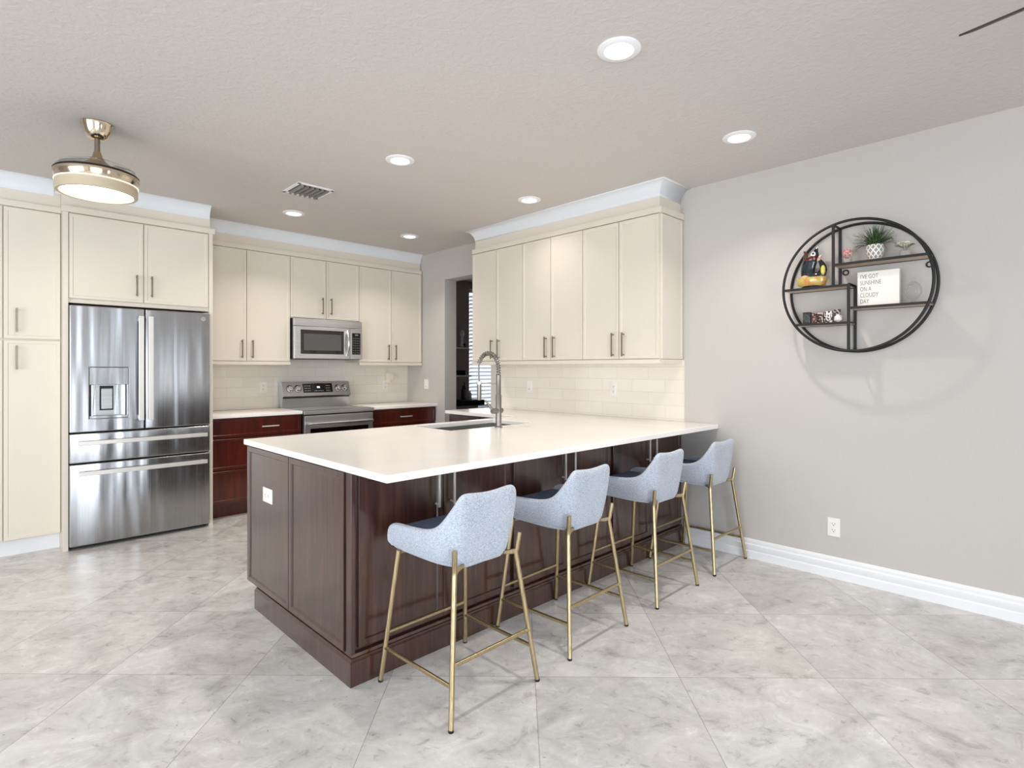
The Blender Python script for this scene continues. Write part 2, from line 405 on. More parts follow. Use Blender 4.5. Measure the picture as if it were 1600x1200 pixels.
# --- pantry (tall cabinets left of the fridge)
PF = 5.285   # carcass front; doors stand 20 mm proud
pan = thing('pantry_cabinet', 'tall cream pantry cabinet left of the refrigerator', 'cabinet', (0.16, 5.6, 0))
link_mesh('body', B(((-0.17, PF, .118), (.488, BY, 2.525)), bev=.001), 'cream', pan, smooth=False)
link_mesh('toe_kick', B(((-0.17, 5.345, 0), (.488, BY - .02, .118))), 'white', pan, smooth=False)
link_mesh('top_rail', B(((-0.17, PF - .024, 2.483), (.488, PF, 2.525)), bev=.002), 'cream', pan, smooth=False)
for x0, hx in ((-.1445, None), (.172, .242)):
    door(pan, (x0, PF, 1.547), (1, 0, 0), NY, .315, .933, 'cream', (hx, PF, 1.68) if hx else (x0 + .25, PF, 1.68))
    door(pan, (x0, PF, .122), (1, 0, 0), NY, .315, 1.418, 'cream', (hx, PF, 1.415) if hx else (x0 + .25, PF, 1.415))
# --- fridge surround
FS = 5.19
sur = thing('refrigerator_cabinet', 'cream cabinet framing the refrigerator, two doors above and side panels to the floor', 'cabinet', (.99, 5.55, 0))
link_mesh('side_panel', B(((.489, FS - .02, 0), (.521, BY, 2.525)), bev=.001), 'cream', sur, smooth=False)
link_mesh('side_panel', B(((1.459, FS - .02, 0), (1.489, BY, 2.525)), bev=.001), 'cream', sur, smooth=False)
link_mesh('body', B(((.521, FS, 1.822), (1.459, BY, 2.525)), bev=.001), 'cream', sur, smooth=False)
link_mesh('top_rail', B(((.480, FS - .034, 2.483), (1.502, FS, 2.527)), bev=.002), 'cream', sur, smooth=False)
door(sur, (.523, FS, 1.852), (1, 0, 0), NY, .466, .627, 'cream', (.940, FS, 1.985), .165)
door(sur, (.989, FS, 1.852), (1, 0, 0), NY, .468, .627, 'cream', (1.040, FS, 1.985), .165)
# --- back wall uppers
UF = 5.61
def upper(name_label, x0, xm, x1, z0, hz, loc, group, gap_rail=True):
    t = thing('wall_cabinet', name_label, 'cabinet', loc, group)
    link_mesh('body', B(((x0 + .001, UF, z0), (x1 - .001, BY, 2.525)), bev=.001), 'cream', t, smooth=False)
    door(t, (x0, UF, z0 + .006), (1, 0, 0), NY, xm - x0, 2.478 - z0 - .006, 'cream', (xm - .048, UF, hz), .175)
    door(t, (xm, UF, z0 + .006), (1, 0, 0), NY, x1 - xm, 2.478 - z0 - .006, 'cream', (xm + .048, UF, hz), .175)
    link_mesh('top_rail', B(((x0, UF - .024, 2.482), (x1, UF + .02, 2.527)), bev=.002), 'cream', t, smooth=False)
    if gap_rail: link_mesh('light_rail', B(((x0, UF - .026, z0 - .028), (x1, UF + .01, z0 + .002)), bev=.002), 'cream', t, smooth=False)
    return t
gu = 'cream wall cabinets along the back wall'
upper('cream two-door wall cabinet between refrigerator and microwave', 1.492, 1.909, 2.330, 1.403, 1.525, (1.91, 5.76, 1.40), gu)
upper('short cream two-door wall cabinet above the microwave', 2.330, 2.715, 3.100, 1.852, 1.995, (2.72, 5.76, 1.85), gu, False)
upper('cream two-door wall cabinet right of the microwave, by the doorway wall', 3.100, 3.515, 3.938, 1.403, 1.525, (3.52, 5.76, 1.40), gu)
# --- right wall uppers
RF = 3.632
def rupper(label, y0, ym, y1, endp=False):
    t = thing('wall_cabinet', label, 'cabinet', (3.79, ym, 1.40), 'cream wall cabinets over the peninsula')
    link_mesh('body', B(((RF, y0 + .001, 1.403), (WX - .001, y1 - .001, 2.525)), bev=.001), 'cream', t, smooth=False)
    door(t, (RF, y1, 1.409), (0, -1, 0), NX, y1 - ym, 1.069, 'cream', (RF, ym + .048, 1.522), .185)
    door(t, (RF, ym, 1.409), (0, -1, 0), NX, ym - y0, 1.069, 'cream', (RF, ym - .048, 1.522), .185)
    link_mesh('top_rail', B(((RF - .024, y0 - (.024 if endp else 0), 2.482), (RF + .02, y1, 2.527)), bev=.002), 'cream', t, smooth=False)
    link_mesh('light_rail', B(((RF - .026, y0 - (.012 if endp else 0), 1.374), (RF + .012, y1, 1.405)), bev=.002), 'cream', t, smooth=False)
    if endp:
        bm = bmesh.new(); door_panel(bm, (RF + .006, y0, 1.409), (1, 0, 0), NY, WX - RF - .012, 1.069, .014, .021, .004)
        link_mesh('end_panel', bm, 'cream', t, smooth=False)
        link_mesh('side_rail', B(((RF + .0205, y0 - .024, 2.482), (WX - .001, y0 - .0005, 2.527)), bev=.002), 'cream', t, smooth=False)
        link_mesh('side_light_rail', B(((RF + .0125, y0 - .012, 1.374), (WX - .001, y0 + .012, 1.405)), bev=.002), 'cream', t, smooth=False)
    return t
rupper('cream wall cabinet beside the doorway, farthest of the row above the sink counter', 3.553, 3.905, 4.256)
rupper('middle cream wall cabinet of the row above the sink counter', 2.856, 3.208, 3.553)
rupper('cream wall cabinet with panelled end, nearest the round shelf', 2.150, 2.500, 2.856, True)
# friezes and crowns
bm = B(((-0.17, PF + .012, 2.526), (.488, PF + .03, CZ)), ((.489, FS + .012, 2.526), (1.474, FS + .03, CZ)), ((1.458, FS + .03, 2.526), (1.474, BY, CZ)), ((.489, FS + .03, 2.526), (.503, PF + .03, CZ)))
struct('trim_1', bm, 'cream', 'cream frieze board above the pantry and refrigerator', 'trim', smooth=False)
bm = bmesh.new(); crown(bm, -.17, 0.45, PF + .012, 0, 'x'); crown(bm, .45, 1.474, FS + .012, 0, 'x'); 
struct('trim_2', bm, 'crown', 'white crown moulding above the pantry and refrigerator', 'trim')
struct('trim_3', B(((1.476, UF + .012, 2.526), (3.938, UF + .03, CZ))), 'cream', 'cream frieze board above the back wall cabinets', 'trim', smooth=False)
bm = bmesh.new(); crown(bm, 1.476, 3.945, UF + .012, 0, 'x')
struct('trim_4', bm, 'crown', 'white crown moulding above the back wall cabinets', 'trim')
struct('trim_5', B(((RF + .012, 2.160, 2.526), (RF + .03, 4.246, CZ)), ((RF + .03, 2.160, 2.526), (WX - .001, 2.178, CZ)), ((RF + .03, 4.228, 2.526), (WX - .001, 4.246, CZ))), 'cream', 'cream frieze board above the peninsula cabinets', 'trim', smooth=False)
# mitred crown around the right uppers
pr = [(0, 2.612)] + [(.082 * (1 - math.cos(t)), 2.612 + (CZ - 2.612) * math.sin(t)) for t in [PI / 2 * i / 8 for i in range(1, 9)]]
bm = bmesh.new(); rows = []
for a, b in pr:
    rows.append([bm.verts.new(p) for p in ((WX - .001, 2.160 - a, b), (RF + .012 - a, 2.160 - a, b), (RF + .012 - a, 4.246 + a, b), (WX - .001, 4.246 + a, b))])
for A_, B_ in zip(rows, rows[1:]):
    for i in range(3): bm.faces.new((A_[i], A_[i + 1], B_[i + 1], B_[i]))
o = struct('trim_6', bm, 'crown', 'white mitred crown moulding above the peninsula cabinets', 'trim')
sm = o.modifiers.new('thick', 'SOLIDIFY'); sm.thickness = 0.008; sm.offset = 0

# --- backsplashes
tag(link_mesh('tile_backsplash', B(((1.49, BY - .010, .926), (WX - .001, BY - .0005, 1.402)), ((2.331, BY - .010, 1.402), (3.099, BY - .0005, 1.44))), 'tile_x', smooth=False), 'glossy ribbed tile backsplash behind the range', 'backsplash')
tag(link_mesh('tile_backsplash', B(((WX - .010, 2.124, .926), (WX - .0005, 4.20, 1.402))), 'tile_y', smooth=False), 'glossy ribbed tile backsplash above the peninsula counter', 'backsplash')

# --- back base cabinets and counters
CF = 5.335
def base_cab(label, x0, x1, loc, drawers, group, hx):
    t = thing('base_cabinet', label, 'cabinet', loc, group)
    link_mesh('body', B(((x0 + .001, CF, .115), (x1 - .001, BY - .001, .893)), bev=.001), 'cherry', t, smooth=False)
    link_mesh('toe_kick', B(((x0 + .001, 5.40, 0), (x1 - .001, BY - .02, .115))), 'cherry', t, smooth=False)
    for z0, z1 in drawers:
        d = door(t, (x0, CF, z0), (1, 0, 0), NY, x1 - x0, z1 - z0, 'cherry', (hx, CF, (z0 + z1) / 2), .155, (1, 0, 0), 'drawer', 0.024, 'satin', .02, .006)
    return t
base_cab('cherry wood three-drawer base cabinet between refrigerator and range', 1.492, 2.325, (1.9, 5.6, 0), [(.715, .885), (.43, .708), (.135, .423)], 'cherry base cabinets on the back wall', 2.02)
base_cab('cherry wood base cabinet right of the range, against the doorway wall', 3.108, 3.945, (3.5, 5.6, 0), [(.715, .885), (.43, .708), (.135, .423)], 'cherry base cabinets on the back wall', 3.52)
for lab, x0, x1 in (('white quartz worktop between refrigerator and range', 1.4905, 2.328), ('white quartz worktop right of the range', 3.105, WX - .001)):
    tag(link_mesh('worktop', B(((x0, 5.292, .894), (x1, BY - .011, .925)), bev=.003), 'quartz'), lab, 'worktop', 'quartz worktops on the back wall')

# --- refrigerator
FY = 5.13
fr = thing('refrigerator', 'stainless steel french door refrigerator with water dispenser and two drawers', 'refrigerator', (.985, 5.5, 0))
link_mesh('body', B(((.532, FY + .075, .03), (1.448, 5.88, 1.795)), bev=.004), 'dark', fr, smooth=False)
link_mesh('foot_grille', B(((.54, FY + .06, .004), (1.44, FY + .2, .03))), 'dark', fr, smooth=False)
def slab_door(name, x0, x1, z0, z1, hole=None):
    bm = bmesh.new()
    if hole is None:
        box(bm, (x0, FY, z0), (x1, FY + .07, z1), .008, 3)
    else:
        hx0, hx1, hz0, hz1 = hole
        xs = [x0, hx0, hx1, x1]; zs = [z0, hz0, hz1, z1]
        vv = [[bm.verts.new((x, FY, z)) for z in zs] for x in xs]
        for i in range(3):
            for j in range(3):
                if (i, j) != (1, 1): bm.faces.new((vv[i][j], vv[i + 1][j], vv[i + 1][j + 1], vv[i][j + 1]))
        r = bmesh.ops.extrude_face_region(bm, geom=bm.faces[:])
        bmesh.ops.translate(bm, verts=[v for v in r['geom'] if isinstance(v, bmesh.types.BMVert)], vec=(0, .07, 0))
    return link_mesh(name, bm, 'fridge', fr, smooth=hole is None, bevel=.006 if hole else 0)
dl = slab_door('door', .524, .986, .866, 1.802, (.640, .880, .962, 1.345))
drt = slab_door('door', .992, 1.454, .866, 1.802)
d1 = slab_door('drawer', .524, 1.454, .640, .856)
d2 = slab_door('drawer', .524, 1.454, .030, .630)
def flat_bar(parent, lo, hi, posts):
    bm = B((lo, hi), bev=.003)
    for p in posts: box(bm, *p, 0.002)
    return link_mesh('handle', bm, 'satin', parent, smooth=False)
for dd, x0, x1 in ((dl, .940, .975), (drt, 1.004, 1.038)):
    flat_bar(dd, (x0, FY - .055, .935), (x1, FY - .040, 1.745), [((x0 + .006, FY - .045, z), (x1 - .006, FY + .004, z + .03)) for z in (.945, 1.705)])
flat_bar(d1, (.572, FY - .050, .772), (1.425, FY - .036, .803), [((x, FY - .04, .776), (x + .03, FY + .004, .799)) for x in (.58, 1.387)])
flat_bar(d2, (.572, FY - .050, .548), (1.425, FY - .036, .580), [((x, FY - .04, .552), (x + .03, FY + .004, .576)) for x in (.58, 1.387)])
dsp = link_mesh('dispenser', B(((.641, FY + .002, 1.215), (.879, FY + .05, 1.344)), bev=.002), 'fridge', dl, smooth=False)
link_mesh('dispenser_recess', B(((.641, FY + .060, .963), (.879, FY + .066, 1.22)), bev=.001), 'sink', dl, smooth=False)
link_mesh('dispenser_tray', B(((.641, FY + .003, .963), (.879, FY + .064, .982)), bev=.001), 'fridge', dl, smooth=False)
for x0_, x1_, m_ in ((.641, .648, 'dark'), (.651, .660, 'steel'), (.856, .862, 'steelbright'), (.864, .868, 'dark'), (.870, .879, 'steelbright')):
    link_mesh('dispenser_cheek', B(((x0_, FY + .004, .982), (x1_, FY + .062, 1.214))), m_, dl, smooth=False)
for x0_, x1_ in ((.664, .682), (.806, .826)):
    bm = bmesh.new(); prism(bm, [(x0_, FY + .060, .985), (x1_, FY + .060, .985), ((x0_ + x1_) / 2 + .004, FY + .060, 1.21), (x1_ - .004, FY + .060, 1.21)], (0, -.03, 0)); link_mesh('dispenser_guide', bm, 'steel', dl, smooth=False)
link_mesh('paddle_frame', B(((.708, FY + .050, 1.020), (.794, FY + .0605, 1.205)), bev=.002), 'dark', dl, smooth=False)
link_mesh('dispenser_paddle', B(((.716, FY + .035, 1.03), (.786, FY + .052, 1.185)), bev=.003), 'sink', dl, smooth=False)
bm = bmesh.new(); lathe(bm, [(.0165, FY - .0035), (.0165, FY + .001)], (1.405, 0, 1.752), 24, axis='Y')
bd = link_mesh('emblem', bm, 'steel', drt)
bm = bmesh.new(); tube(bm, [(1.405 + .0125 * math.cos(a), FY - .004, 1.752 + .0125 * math.sin(a)) for a in [2 * PI * i / 24 for i in range(24)]], .0009, 6, closed=True)
tube(bm, [(1.405 - .007 + .014 * i / 16, FY - .004, 1.752 + .006 * math.sin(i * .9)) for i in range(17)], .0009, 6)
link_mesh('emblem_script', bm, 'dark', drt)

# --- range
rg = thing('electric_range', 'stainless steel electric range with rear control panel', 'range', (2.717, 5.55, 0))
RY = 5.275
link_mesh('body', B(((2.335, RY + .03, .03), (3.098, 5.86, .885)), bev=.002), 'dark', rg, smooth=False)
link_mesh('cooktop', B(((2.333, RY, .885), (3.100, 5.80, .920)), bev=.004), 'steel', rg, smooth=False)
link_mesh('cooktop_glass', B(((2.350, RY + .035, .918), (3.083, 5.785, .923)), bev=.001), 'blackglass', rg, smooth=False)
od = link_mesh('oven_door', B(((2.340, RY + .005, .27), (3.094, RY + .045, .872)), bev=.006), 'steel', rg, smooth=False)
link_mesh('oven_window', B(((2.40, RY + .002, .36), (3.035, RY + .008, .745)), bev=.002), 'blackglass', od, smooth=False)
bm = bmesh.new(); box(bm, (2.365, RY - .050, .775), (3.07, RY - .030, .805), .006)
for x in (2.39, 3.02): box(bm, (x, RY - .04, .778), (x + .03, RY + .008, .802), .003)
link_mesh('handle', bm, 'steelbright', od)
link_mesh('storage_drawer', B(((2.340, RY + .005, .06), (3.094, RY + .045, .26)), bev=.006), 'steel', rg, smooth=False)
bm = bmesh.new(); prism(bm, [(2.335, 5.81, .920), (2.335, 5.86, .920), (2.335, 5.905, 1.195), (2.335, 5.83, 1.195), (2.335, 5.775, 1.045), (2.335, 5.80, 1.03)], (.762, 0, 0))
bk = link_mesh('control_panel', bm, 'steel', rg, smooth=False)
def on_panel(x, t): # point on sloped console face, t 0..1 from bottom
    return Vector((x, 5.775 + .055 * t, 1.045 + .15 * t))
nrm = Vector((0, -.15, .055)).normalized(); sv = Vector((0, .055, .15)).normalized()
def onp_box(bm, x0, x1, t0, t1, th):
    a, b = on_panel(x0, t0), on_panel(x0, t1); prism(bm, [a - nrm * .001, b - nrm * .001, b + nrm * th, a + nrm * th], (x1 - x0, 0, 0))
bm = bmesh.new(); onp_box(bm, 2.555, 2.888, .22, .86, .003); dp = link_mesh('display', bm, 'blackglass', rg, smooth=False)
dg = emit('display_glow', (0.75, 0.85, 0.9, 1), 0.5)
def key1(x0, x1, t0, t1, nm='key'):
    bm = bmesh.new(); onp_box(bm, x0, x1, t0, t1, .004); link_mesh(nm, bm, dg, dp, smooth=False)
for i in range(7):
    for j in range(3):
        x = 2.572 + i * .018 + (0 if i < 4 else .17); key1(x, x + .008, .34 + j * .17, .36 + j * .17)
key1(2.71, 2.745, .52, .66, 'clock')
for i in range(6): key1(2.68 + i * .018, 2.69 + i * .018, .33, .345)
for x in (2.415, 2.500, 2.955, 3.035):
    c = on_panel(x, .52); rot = Vector((0, 0, 1)).rotation_difference(nrm).to_matrix().to_4x4()
    bm = bmesh.new(); t_ = bmesh.new(); lathe(t_, [(.036, 0), (.036, .004), (.030, .006), (.028, .022), (.024, .026)], n=28); box(t_, (-.006, -.026, .02), (.006, .026, .034), .002)
    join(bm, t_, Matrix.Translation(c) @ rot); link_mesh('knob', bm, 'steelbright', rg)
    bm = bmesh.new(); t_ = bmesh.new(); lathe(t_, [(.040, 0), (.040, .003)], n=28); join(bm, t_, Matrix.Translation(c) @ rot); link_mesh('knob_ring', bm, 'dark', rg)
link_mesh('vent_strip', B(((2.34, 5.797, 1.022), (3.09, 5.84, 1.032))), 'dark', rg, smooth=False)
bm = bmesh.new(); c = on_panel(2.39, .1); ball(bm, c, .006, 12); link_mesh('emblem', bm, 'white', rg)

# --- microwave
mw = thing('microwave', 'stainless over-the-range microwave under the short cabinet', 'microwave', (2.715, 5.7, 1.435))
MY = 5.515
link_mesh('body', B(((2.338, MY + .03, 1.435), (3.092, BY - .011, 1.848)), bev=.003), 'dark', mw, smooth=False)
link_mesh('vent_panel', B(((2.338, MY, 1.772), (3.092, MY + .035, 1.848)), bev=.003), 'steel', mw, smooth=False)
md = link_mesh('door', B(((2.338, MY - .003, 1.438), (2.948, MY + .035, 1.769)), bev=.004), 'steel', mw, smooth=False)
link_mesh('window', B(((2.402, MY - .006, 1.488), (2.875, MY, 1.735)), bev=.002), 'blackglass', md, smooth=False)
link_mesh('window_mesh', B(((2.435, MY - .0068, 1.525), (2.845, MY - .005, 1.695))), plain('mesh_grey', '#5b5b5c', .25, .3), md, smooth=False)
bm = bmesh.new(); tube(bm, [(2.912, MY - .004 - .045 * math.sin(PI * i / 12), 1.475 + .265 * i / 12) for i in range(13)], .012, 10)
link_mesh('handle', bm, 'steelbright', md)
cp = link_mesh('control_panel', B(((2.952, MY - .003, 1.438), (3.092, MY + .035, 1.769)), bev=.004), 'steel', mw, smooth=False)
kp = link_mesh('keypad', B(((2.972, MY - .006, 1.49), (3.070, MY, 1.722)), bev=.002), 'blackglass', mw, smooth=False)
kg = plain('key_grey', '#8d8f90', .5)
for i in range(4):
    for j in range(7): link_mesh('key', B(((2.982 + i * .022, MY - .0068, 1.505 + j * .026), (2.992 + i * .022, MY - .005, 1.511 + j * .026))), kg, kp, smooth=False)
link_mesh('clock', B(((3.005, MY - .0068, 1.695), (3.04, MY - .005, 1.708))), kg, kp, smooth=False)
bm = bmesh.new(); ball(bm, (2.375, MY - .004, 1.463), .006, 12); link_mesh('emblem', bm, 'white', mw)

# ------------------------------------------------------------------ peninsula
xs = [1.145, 2.280, 3.050, 3.360, WX - .001]; ys = [1.855, 2.905, 3.330, 3.405, 4.375]
bm = bmesh.new(); V = {}
def vt(i, j):
    if (i, j) not in V: V[i, j] = bm.verts.new((xs[i], ys[j], .925))
    return V[i, j]
for i in range(4):
    for j in range(4):
        if (i, j) == (1, 1) or (j == 3 and i < 3): continue
        bm.faces.new((vt(i, j), vt(i + 1, j), vt(i + 1, j + 1), vt(i, j + 1)))
r = bmesh.ops.extrude_face_region(bm, geom=bm.faces[:]); bmesh.ops.translate(bm, verts=[v for v in r['geom'] if isinstance(v, bmesh.types.BMVert)], vec=(0, 0, -.031))
tag(link_mesh('worktop', bm, 'quartz', smooth=False, bevel=.003), 'large white quartz peninsula worktop with sink cutout and seating overhang', 'worktop')

# sink
sk = thing('sink', 'undermount stainless steel sink in the peninsula worktop', 'sink', (2.665, 3.118, .70))
bm = bmesh.new()
def ringr(x0, y0, x1, y1, z): return [bm.verts.new(p) for p in ((x0, y0, z), (x1, y0, z), (x1, y1, z), (x0, y1, z))]
R_ = [ringr(2.262, 2.888, 3.068, 3.348, .893), ringr(2.284, 2.909, 3.046, 3.326, .893), ringr(2.288, 2.913, 3.042, 3.322, .70), ringr(2.64, 3.10, 2.69, 3.13, .695)]
for A_, B_ in zip(R_, R_[1:]):
    for i in range(4): bm.faces.new((A_[i], A_[(i + 1) % 4], B_[(i + 1) % 4], B_[i]))
bm.faces.new(R_[-1])
link_mesh('basin', bm, 'sink', sk, smooth=False)
bm = bmesh.new(); lathe(bm, [(.045, .697), (.045, .703), (.03, .704), (.02, .700)], (2.665, 3.115, 0), 24); link_mesh('drain', bm, 'faucet', sk)

# faucet
fx, fy = 2.641, 2.829
fc = thing('kitchen_faucet', 'brushed steel spring faucet with pull-down sprayer beside the sink', 'faucet', (fx, fy, .925))
bm = bmesh.new(); lathe(bm, [(.027, .9252), (.027, .932), (.0205, .936), (.0205, 1.15), (.017, 1.155), (.017, 1.292), (.010, 1.296)], (fx, fy, 0), 24); link_mesh('body', bm, 'faucet', fc)
bm = bmesh.new(); lathe(bm, [(.017, -.062), (.0185, -.058), (.0185, .030), (.015, .034)], (fx, fy, 1.043), 20, axis='X'); link_mesh('valve', bm, 'faucet', fc)
bm = bmesh.new(); tube(bm, [(fx - .052, fy, 1.046), (fx - .072, fy + .010, 1.075), (fx - .10, fy + .028, 1.118)], [.009, .008, .006], 12); link_mesh('lever', bm, 'faucet', fc)
arc = []
for i in range(41):
    a = PI * i / 40; arc.append(Vector((fx, fy + .105 - .105 * math.cos(a), 1.345 + .100 * math.sin(a))))
path = [Vector((fx, fy, 1.29)), Vector((fx, fy, 1.32))] + arc
bm = bmesh.new(); tube(bm, path + [Vector((fx, fy + .21, 1.30)), Vector((fx, fy + .205, 1.23))], .0065, 10); link_mesh('hose', bm, 'grille', fc)
dense = []
for a, b in zip(path, path[1:]):
    for k in range(6): dense.append(a.lerp(b, k / 6))
Ltot = sum((b - a).length for a, b in zip(dense, dense[1:])); pts = []; s_ = 0
turns = 20; lim = Ltot * .93
segs = []
for a, b in zip(dense, dense[1:]):
    d = (b - a); 
    for k in range(3):
        p = a.lerp(b, k / 3); ss = s_ + d.length * k / 3
        if ss > lim: break
        tg = d.normalized(); n1 = Vector((1, 0, 0)); n2 = tg.cross(n1)
        ang = 2 * PI * turns * ss / lim; pts.append(p + (n1 * math.cos(ang) + n2 * math.sin(ang)) * .0135)
    s_ += d.length
bm = bmesh.new(); tube(bm, pts, .0037, 6); link_mesh('spring', bm, 'faucet', fc)
bm = bmesh.new(); lathe(bm, [(.010, 1.236), (.0165, 1.228), (.0165, 1.125), (.014, 1.108), (.010, 1.107)], (fx, fy + .205, 0), 20); link_mesh('spray_head', bm, 'faucet', fc)
bm = bmesh.new(); tube(bm, [(fx, fy, 1.232), (fx, fy + .19, 1.232)], .006, 10); lathe(bm, [(.0195, 1.222), (.0195, 1.243)], (fx, fy + .205, 0), 20); link_mesh('support_arm', bm, 'steelbright', fc)

# island cabinets: three units facing the stools, one dark end panel, plinth
IY = 2.165
for (x0, x1), lab in zip(((1.172, 2.100), (2.100, 3.022), (3.022, 3.944)), ('dark espresso base cabinet behind the nearest stool', 'dark espresso base cabinet in the middle of the peninsula, behind the second and third stools', 'dark espresso base cabinet of the peninsula touching the right wall')):
    t = thing('base_cabinet', lab, 'cabinet', ((x0 + x1) / 2, 2.7, 0), 'espresso cabinets under the peninsula')
    link_mesh('body', B(((x0 + .001, IY, .125), (x1 - .001, 3.335, .893 if x0 < 2 else .893)) if False else ((x0 + .001, IY, .125), (x1 - .001, 2.86, .893)), ((x0 + .001, 2.86, .125), (x1 - .001, 3.315, .66)), bev=.001), 'espresso', t, smooth=False)
    xm = (x0 + x1) / 2
    for a, b, hx in ((x0 + .014, xm, xm - .045), (xm, x1 - .014, xm + .045)):
        door(t, (a, IY, .142), (1, 0, 0), NY, b - a, .742, 'espresso', (hx, IY, .772), .185, 'z', 'door', .030, 'satin', .022, .007, .0014)
t = thing('island_end_panel', 'dark espresso double-panelled end of the peninsula facing the refrigerator', 'cabinet', (1.165, 2.75, 0))
link_mesh('body', B(((1.160, 2.150, .125), (1.171, 3.330, .893)), bev=.001), 'espresso', t, smooth=False)
for a, b in ((3.338, 2.768), (2.762, 2.196)):
    bm = bmesh.new(); door_panel(bm, (1.160, a, .125), (0, -1, 0), NX, a - b, .766, .018, .026, .007, .006); link_mesh('panel', bm, 'espresso', t, smooth=False)
link_mesh('corner_post', B(((1.150, 2.143, .125), (1.1712, 2.190, .893)), bev=.003), 'espresso', t, smooth=False)
# plinth with moulded top
pp = [(0, 0), (0, .100), (.006, .106), (.010, .112), (.016, .114), (.020, .125), (.034, .127), (.034, 0)]
bm = bmesh.new(); rows = []
for a, b in pp: rows.append([bm.verts.new(p) for p in ((1.138 + a, 3.213, b), (1.138 + a, 2.125 + a, b), (WX - .002, 2.125 + a, b))])
n = len(rows)
for k in range(n):
    A_, B_ = rows[k], rows[(k + 1) % n]
    for i in range(2): bm.faces.new((A_[i], A_[i + 1], B_[i + 1], B_[i]))
bm.faces.new([r_[0] for r_ in rows]); bm.faces.new([r_[2] for r_ in rows][::-1])
tag(link_mesh('plinth_moulding', bm, 'espresso', smooth=False), 'dark espresso plinth moulding around the foot of the peninsula', 'plinth')
# wing of the peninsula along the right wall
t = thing('base_cabinet', 'dark espresso cabinet under the worktop beside the doorway', 'cabinet', (3.66, 3.87, 0))
link_mesh('body', B(((3.402, 3.42, .115), (WX - .001, 4.345, .893)), bev=.002), 'espresso', t, smooth=False)
link_mesh('toe_kick', B(((3.46, 3.42, 0), (WX - .001, 4.33, .115))), 'espresso', t, smooth=False)
for a, b in ((4.34, 3.885), (3.88, 3.425)):
    door(t, (3.402, a, .125), (0, -1, 0), NX, a - b, .76, 'espresso', (3.402, (3.93 if a > 4 else 3.83), .76), .17, 'z', 'door', .024, 'nickel', .02, .006)

# ------------------------------------------------------------------ outlets and switches
def plate(name, label, c, ux, nrm, kind, w=.072, h=.117, mat='plastic', rot=False, group='wall plates'):
    t = thing(name, label, 'switch' if kind == 'rocker' else 'outlet', c)
    c, u, n_, z = Vector(c), Vector(ux), Vector(nrm), Vector((0, 0, 1))
    if rot: u, z = z, u
    def ob(bm, a0, a1, b0, b1, d0, d1, bev=.001):
        tt = bmesh.new(); bmesh.ops.create_cube(tt, size=1)
        for v in tt.verts: v.co = c + u * ((a0 + a1) / 2 + v.co.x * (a1 - a0)) + z * ((b0 + b1) / 2 + v.co.y * (b1 - b0)) + n_ * ((d0 + d1) / 2 + v.co.z * (d1 - d0))
        if bev: bmesh.ops.bevel(tt, geom=list(tt.edges), offset=bev, segments=2, affect='EDGES')
        join(bm, tt)
    bm = bmesh.new(); ob(bm, -w / 2, w / 2, -h / 2, h / 2, 0.0004, .006, .0018); link_mesh('cover_plate', bm, mat, t, smooth=False)
    if kind == 'rocker':
        bm = bmesh.new(); ob(bm, -.017, .017, -.034, .034, .005, .010, .002); link_mesh('rocker', bm, mat, t, smooth=False)
        bm = bmesh.new(); ob(bm, -.010, .010, -.027, -.022, .0095, .0106, 0); link_mesh('indicator', bm, 'grille', t, smooth=False)
    else:
        for s in (-1, 1):
            bm = bmesh.new(); ob(bm, -.017, .017, s * .020 - .0145, s * .020 + .0145, .005, .0078, .004); rc = link_mesh('receptacle', bm, mat, t, smooth=False)
            bm = bmesh.new()
            ob(bm, -.0085, -.006, s * .020 - .001, s * .020 + .008, .0075, .0081, 0); ob(bm, .006, .0085, s * .020, s * .020 + .008, .0075, .0081, 0); ob(bm, -.0025, .0025, s * .020 - .010, s * .020 - .005, .0075, .0081, 0)
            link_mesh('slots', bm, 'dark', rc, smooth=False)
    return t
plate('wall_outlet', 'white double outlet low on the right wall above the baseboard', (WX, 1.091, .323), (0, -1, 0), NX, 'duplex')
plate('wall_outlet', 'white double outlet on the tiled peninsula backsplash', (WX - .010, 2.775, 1.160), (0, -1, 0), NX, 'duplex')
plate('light_switch', 'white rocker switch on the tiled peninsula backsplash', (WX - .010, 3.770, 1.160), (0, -1, 0), NX, 'rocker', .075)
plate('light_switch', 'white rocker switch on the wall left of the doorway', (WX, 5.505, 1.150), (0, -1, 0), NX, 'rocker', .085)
plate('wall_outlet', 'cream outlet on the backsplash left of the range', (2.180, BY - .010, 1.142), (1, 0, 0), NY, 'duplex')
plate('wall_outlet', 'cream outlet right of the range, holding the plug-in device', (3.625, BY - .010, 1.135), (1, 0, 0), NY, 'duplex')
plate('wall_outlet', 'white sideways outlet on the dark end of the peninsula', (1.1492, 3.042, .655), (0, -1, 0), NX, 'duplex', .078, .125, 'plastic', True)
pd = thing('plug_in_device', 'small cream plug-in device sticking up from the outlet right of the range', 'plug', (3.655, BY - .02, 1.16))
link_mesh('device_body', B(((3.622, BY - .075, 1.205), (3.700, BY - .022, 1.285)), bev=.006), 'ivory', pd)
link_mesh('plug', B(((3.630, BY - .060, 1.158), (3.668, BY - .0182, 1.208)), bev=.006), 'ivory', pd)

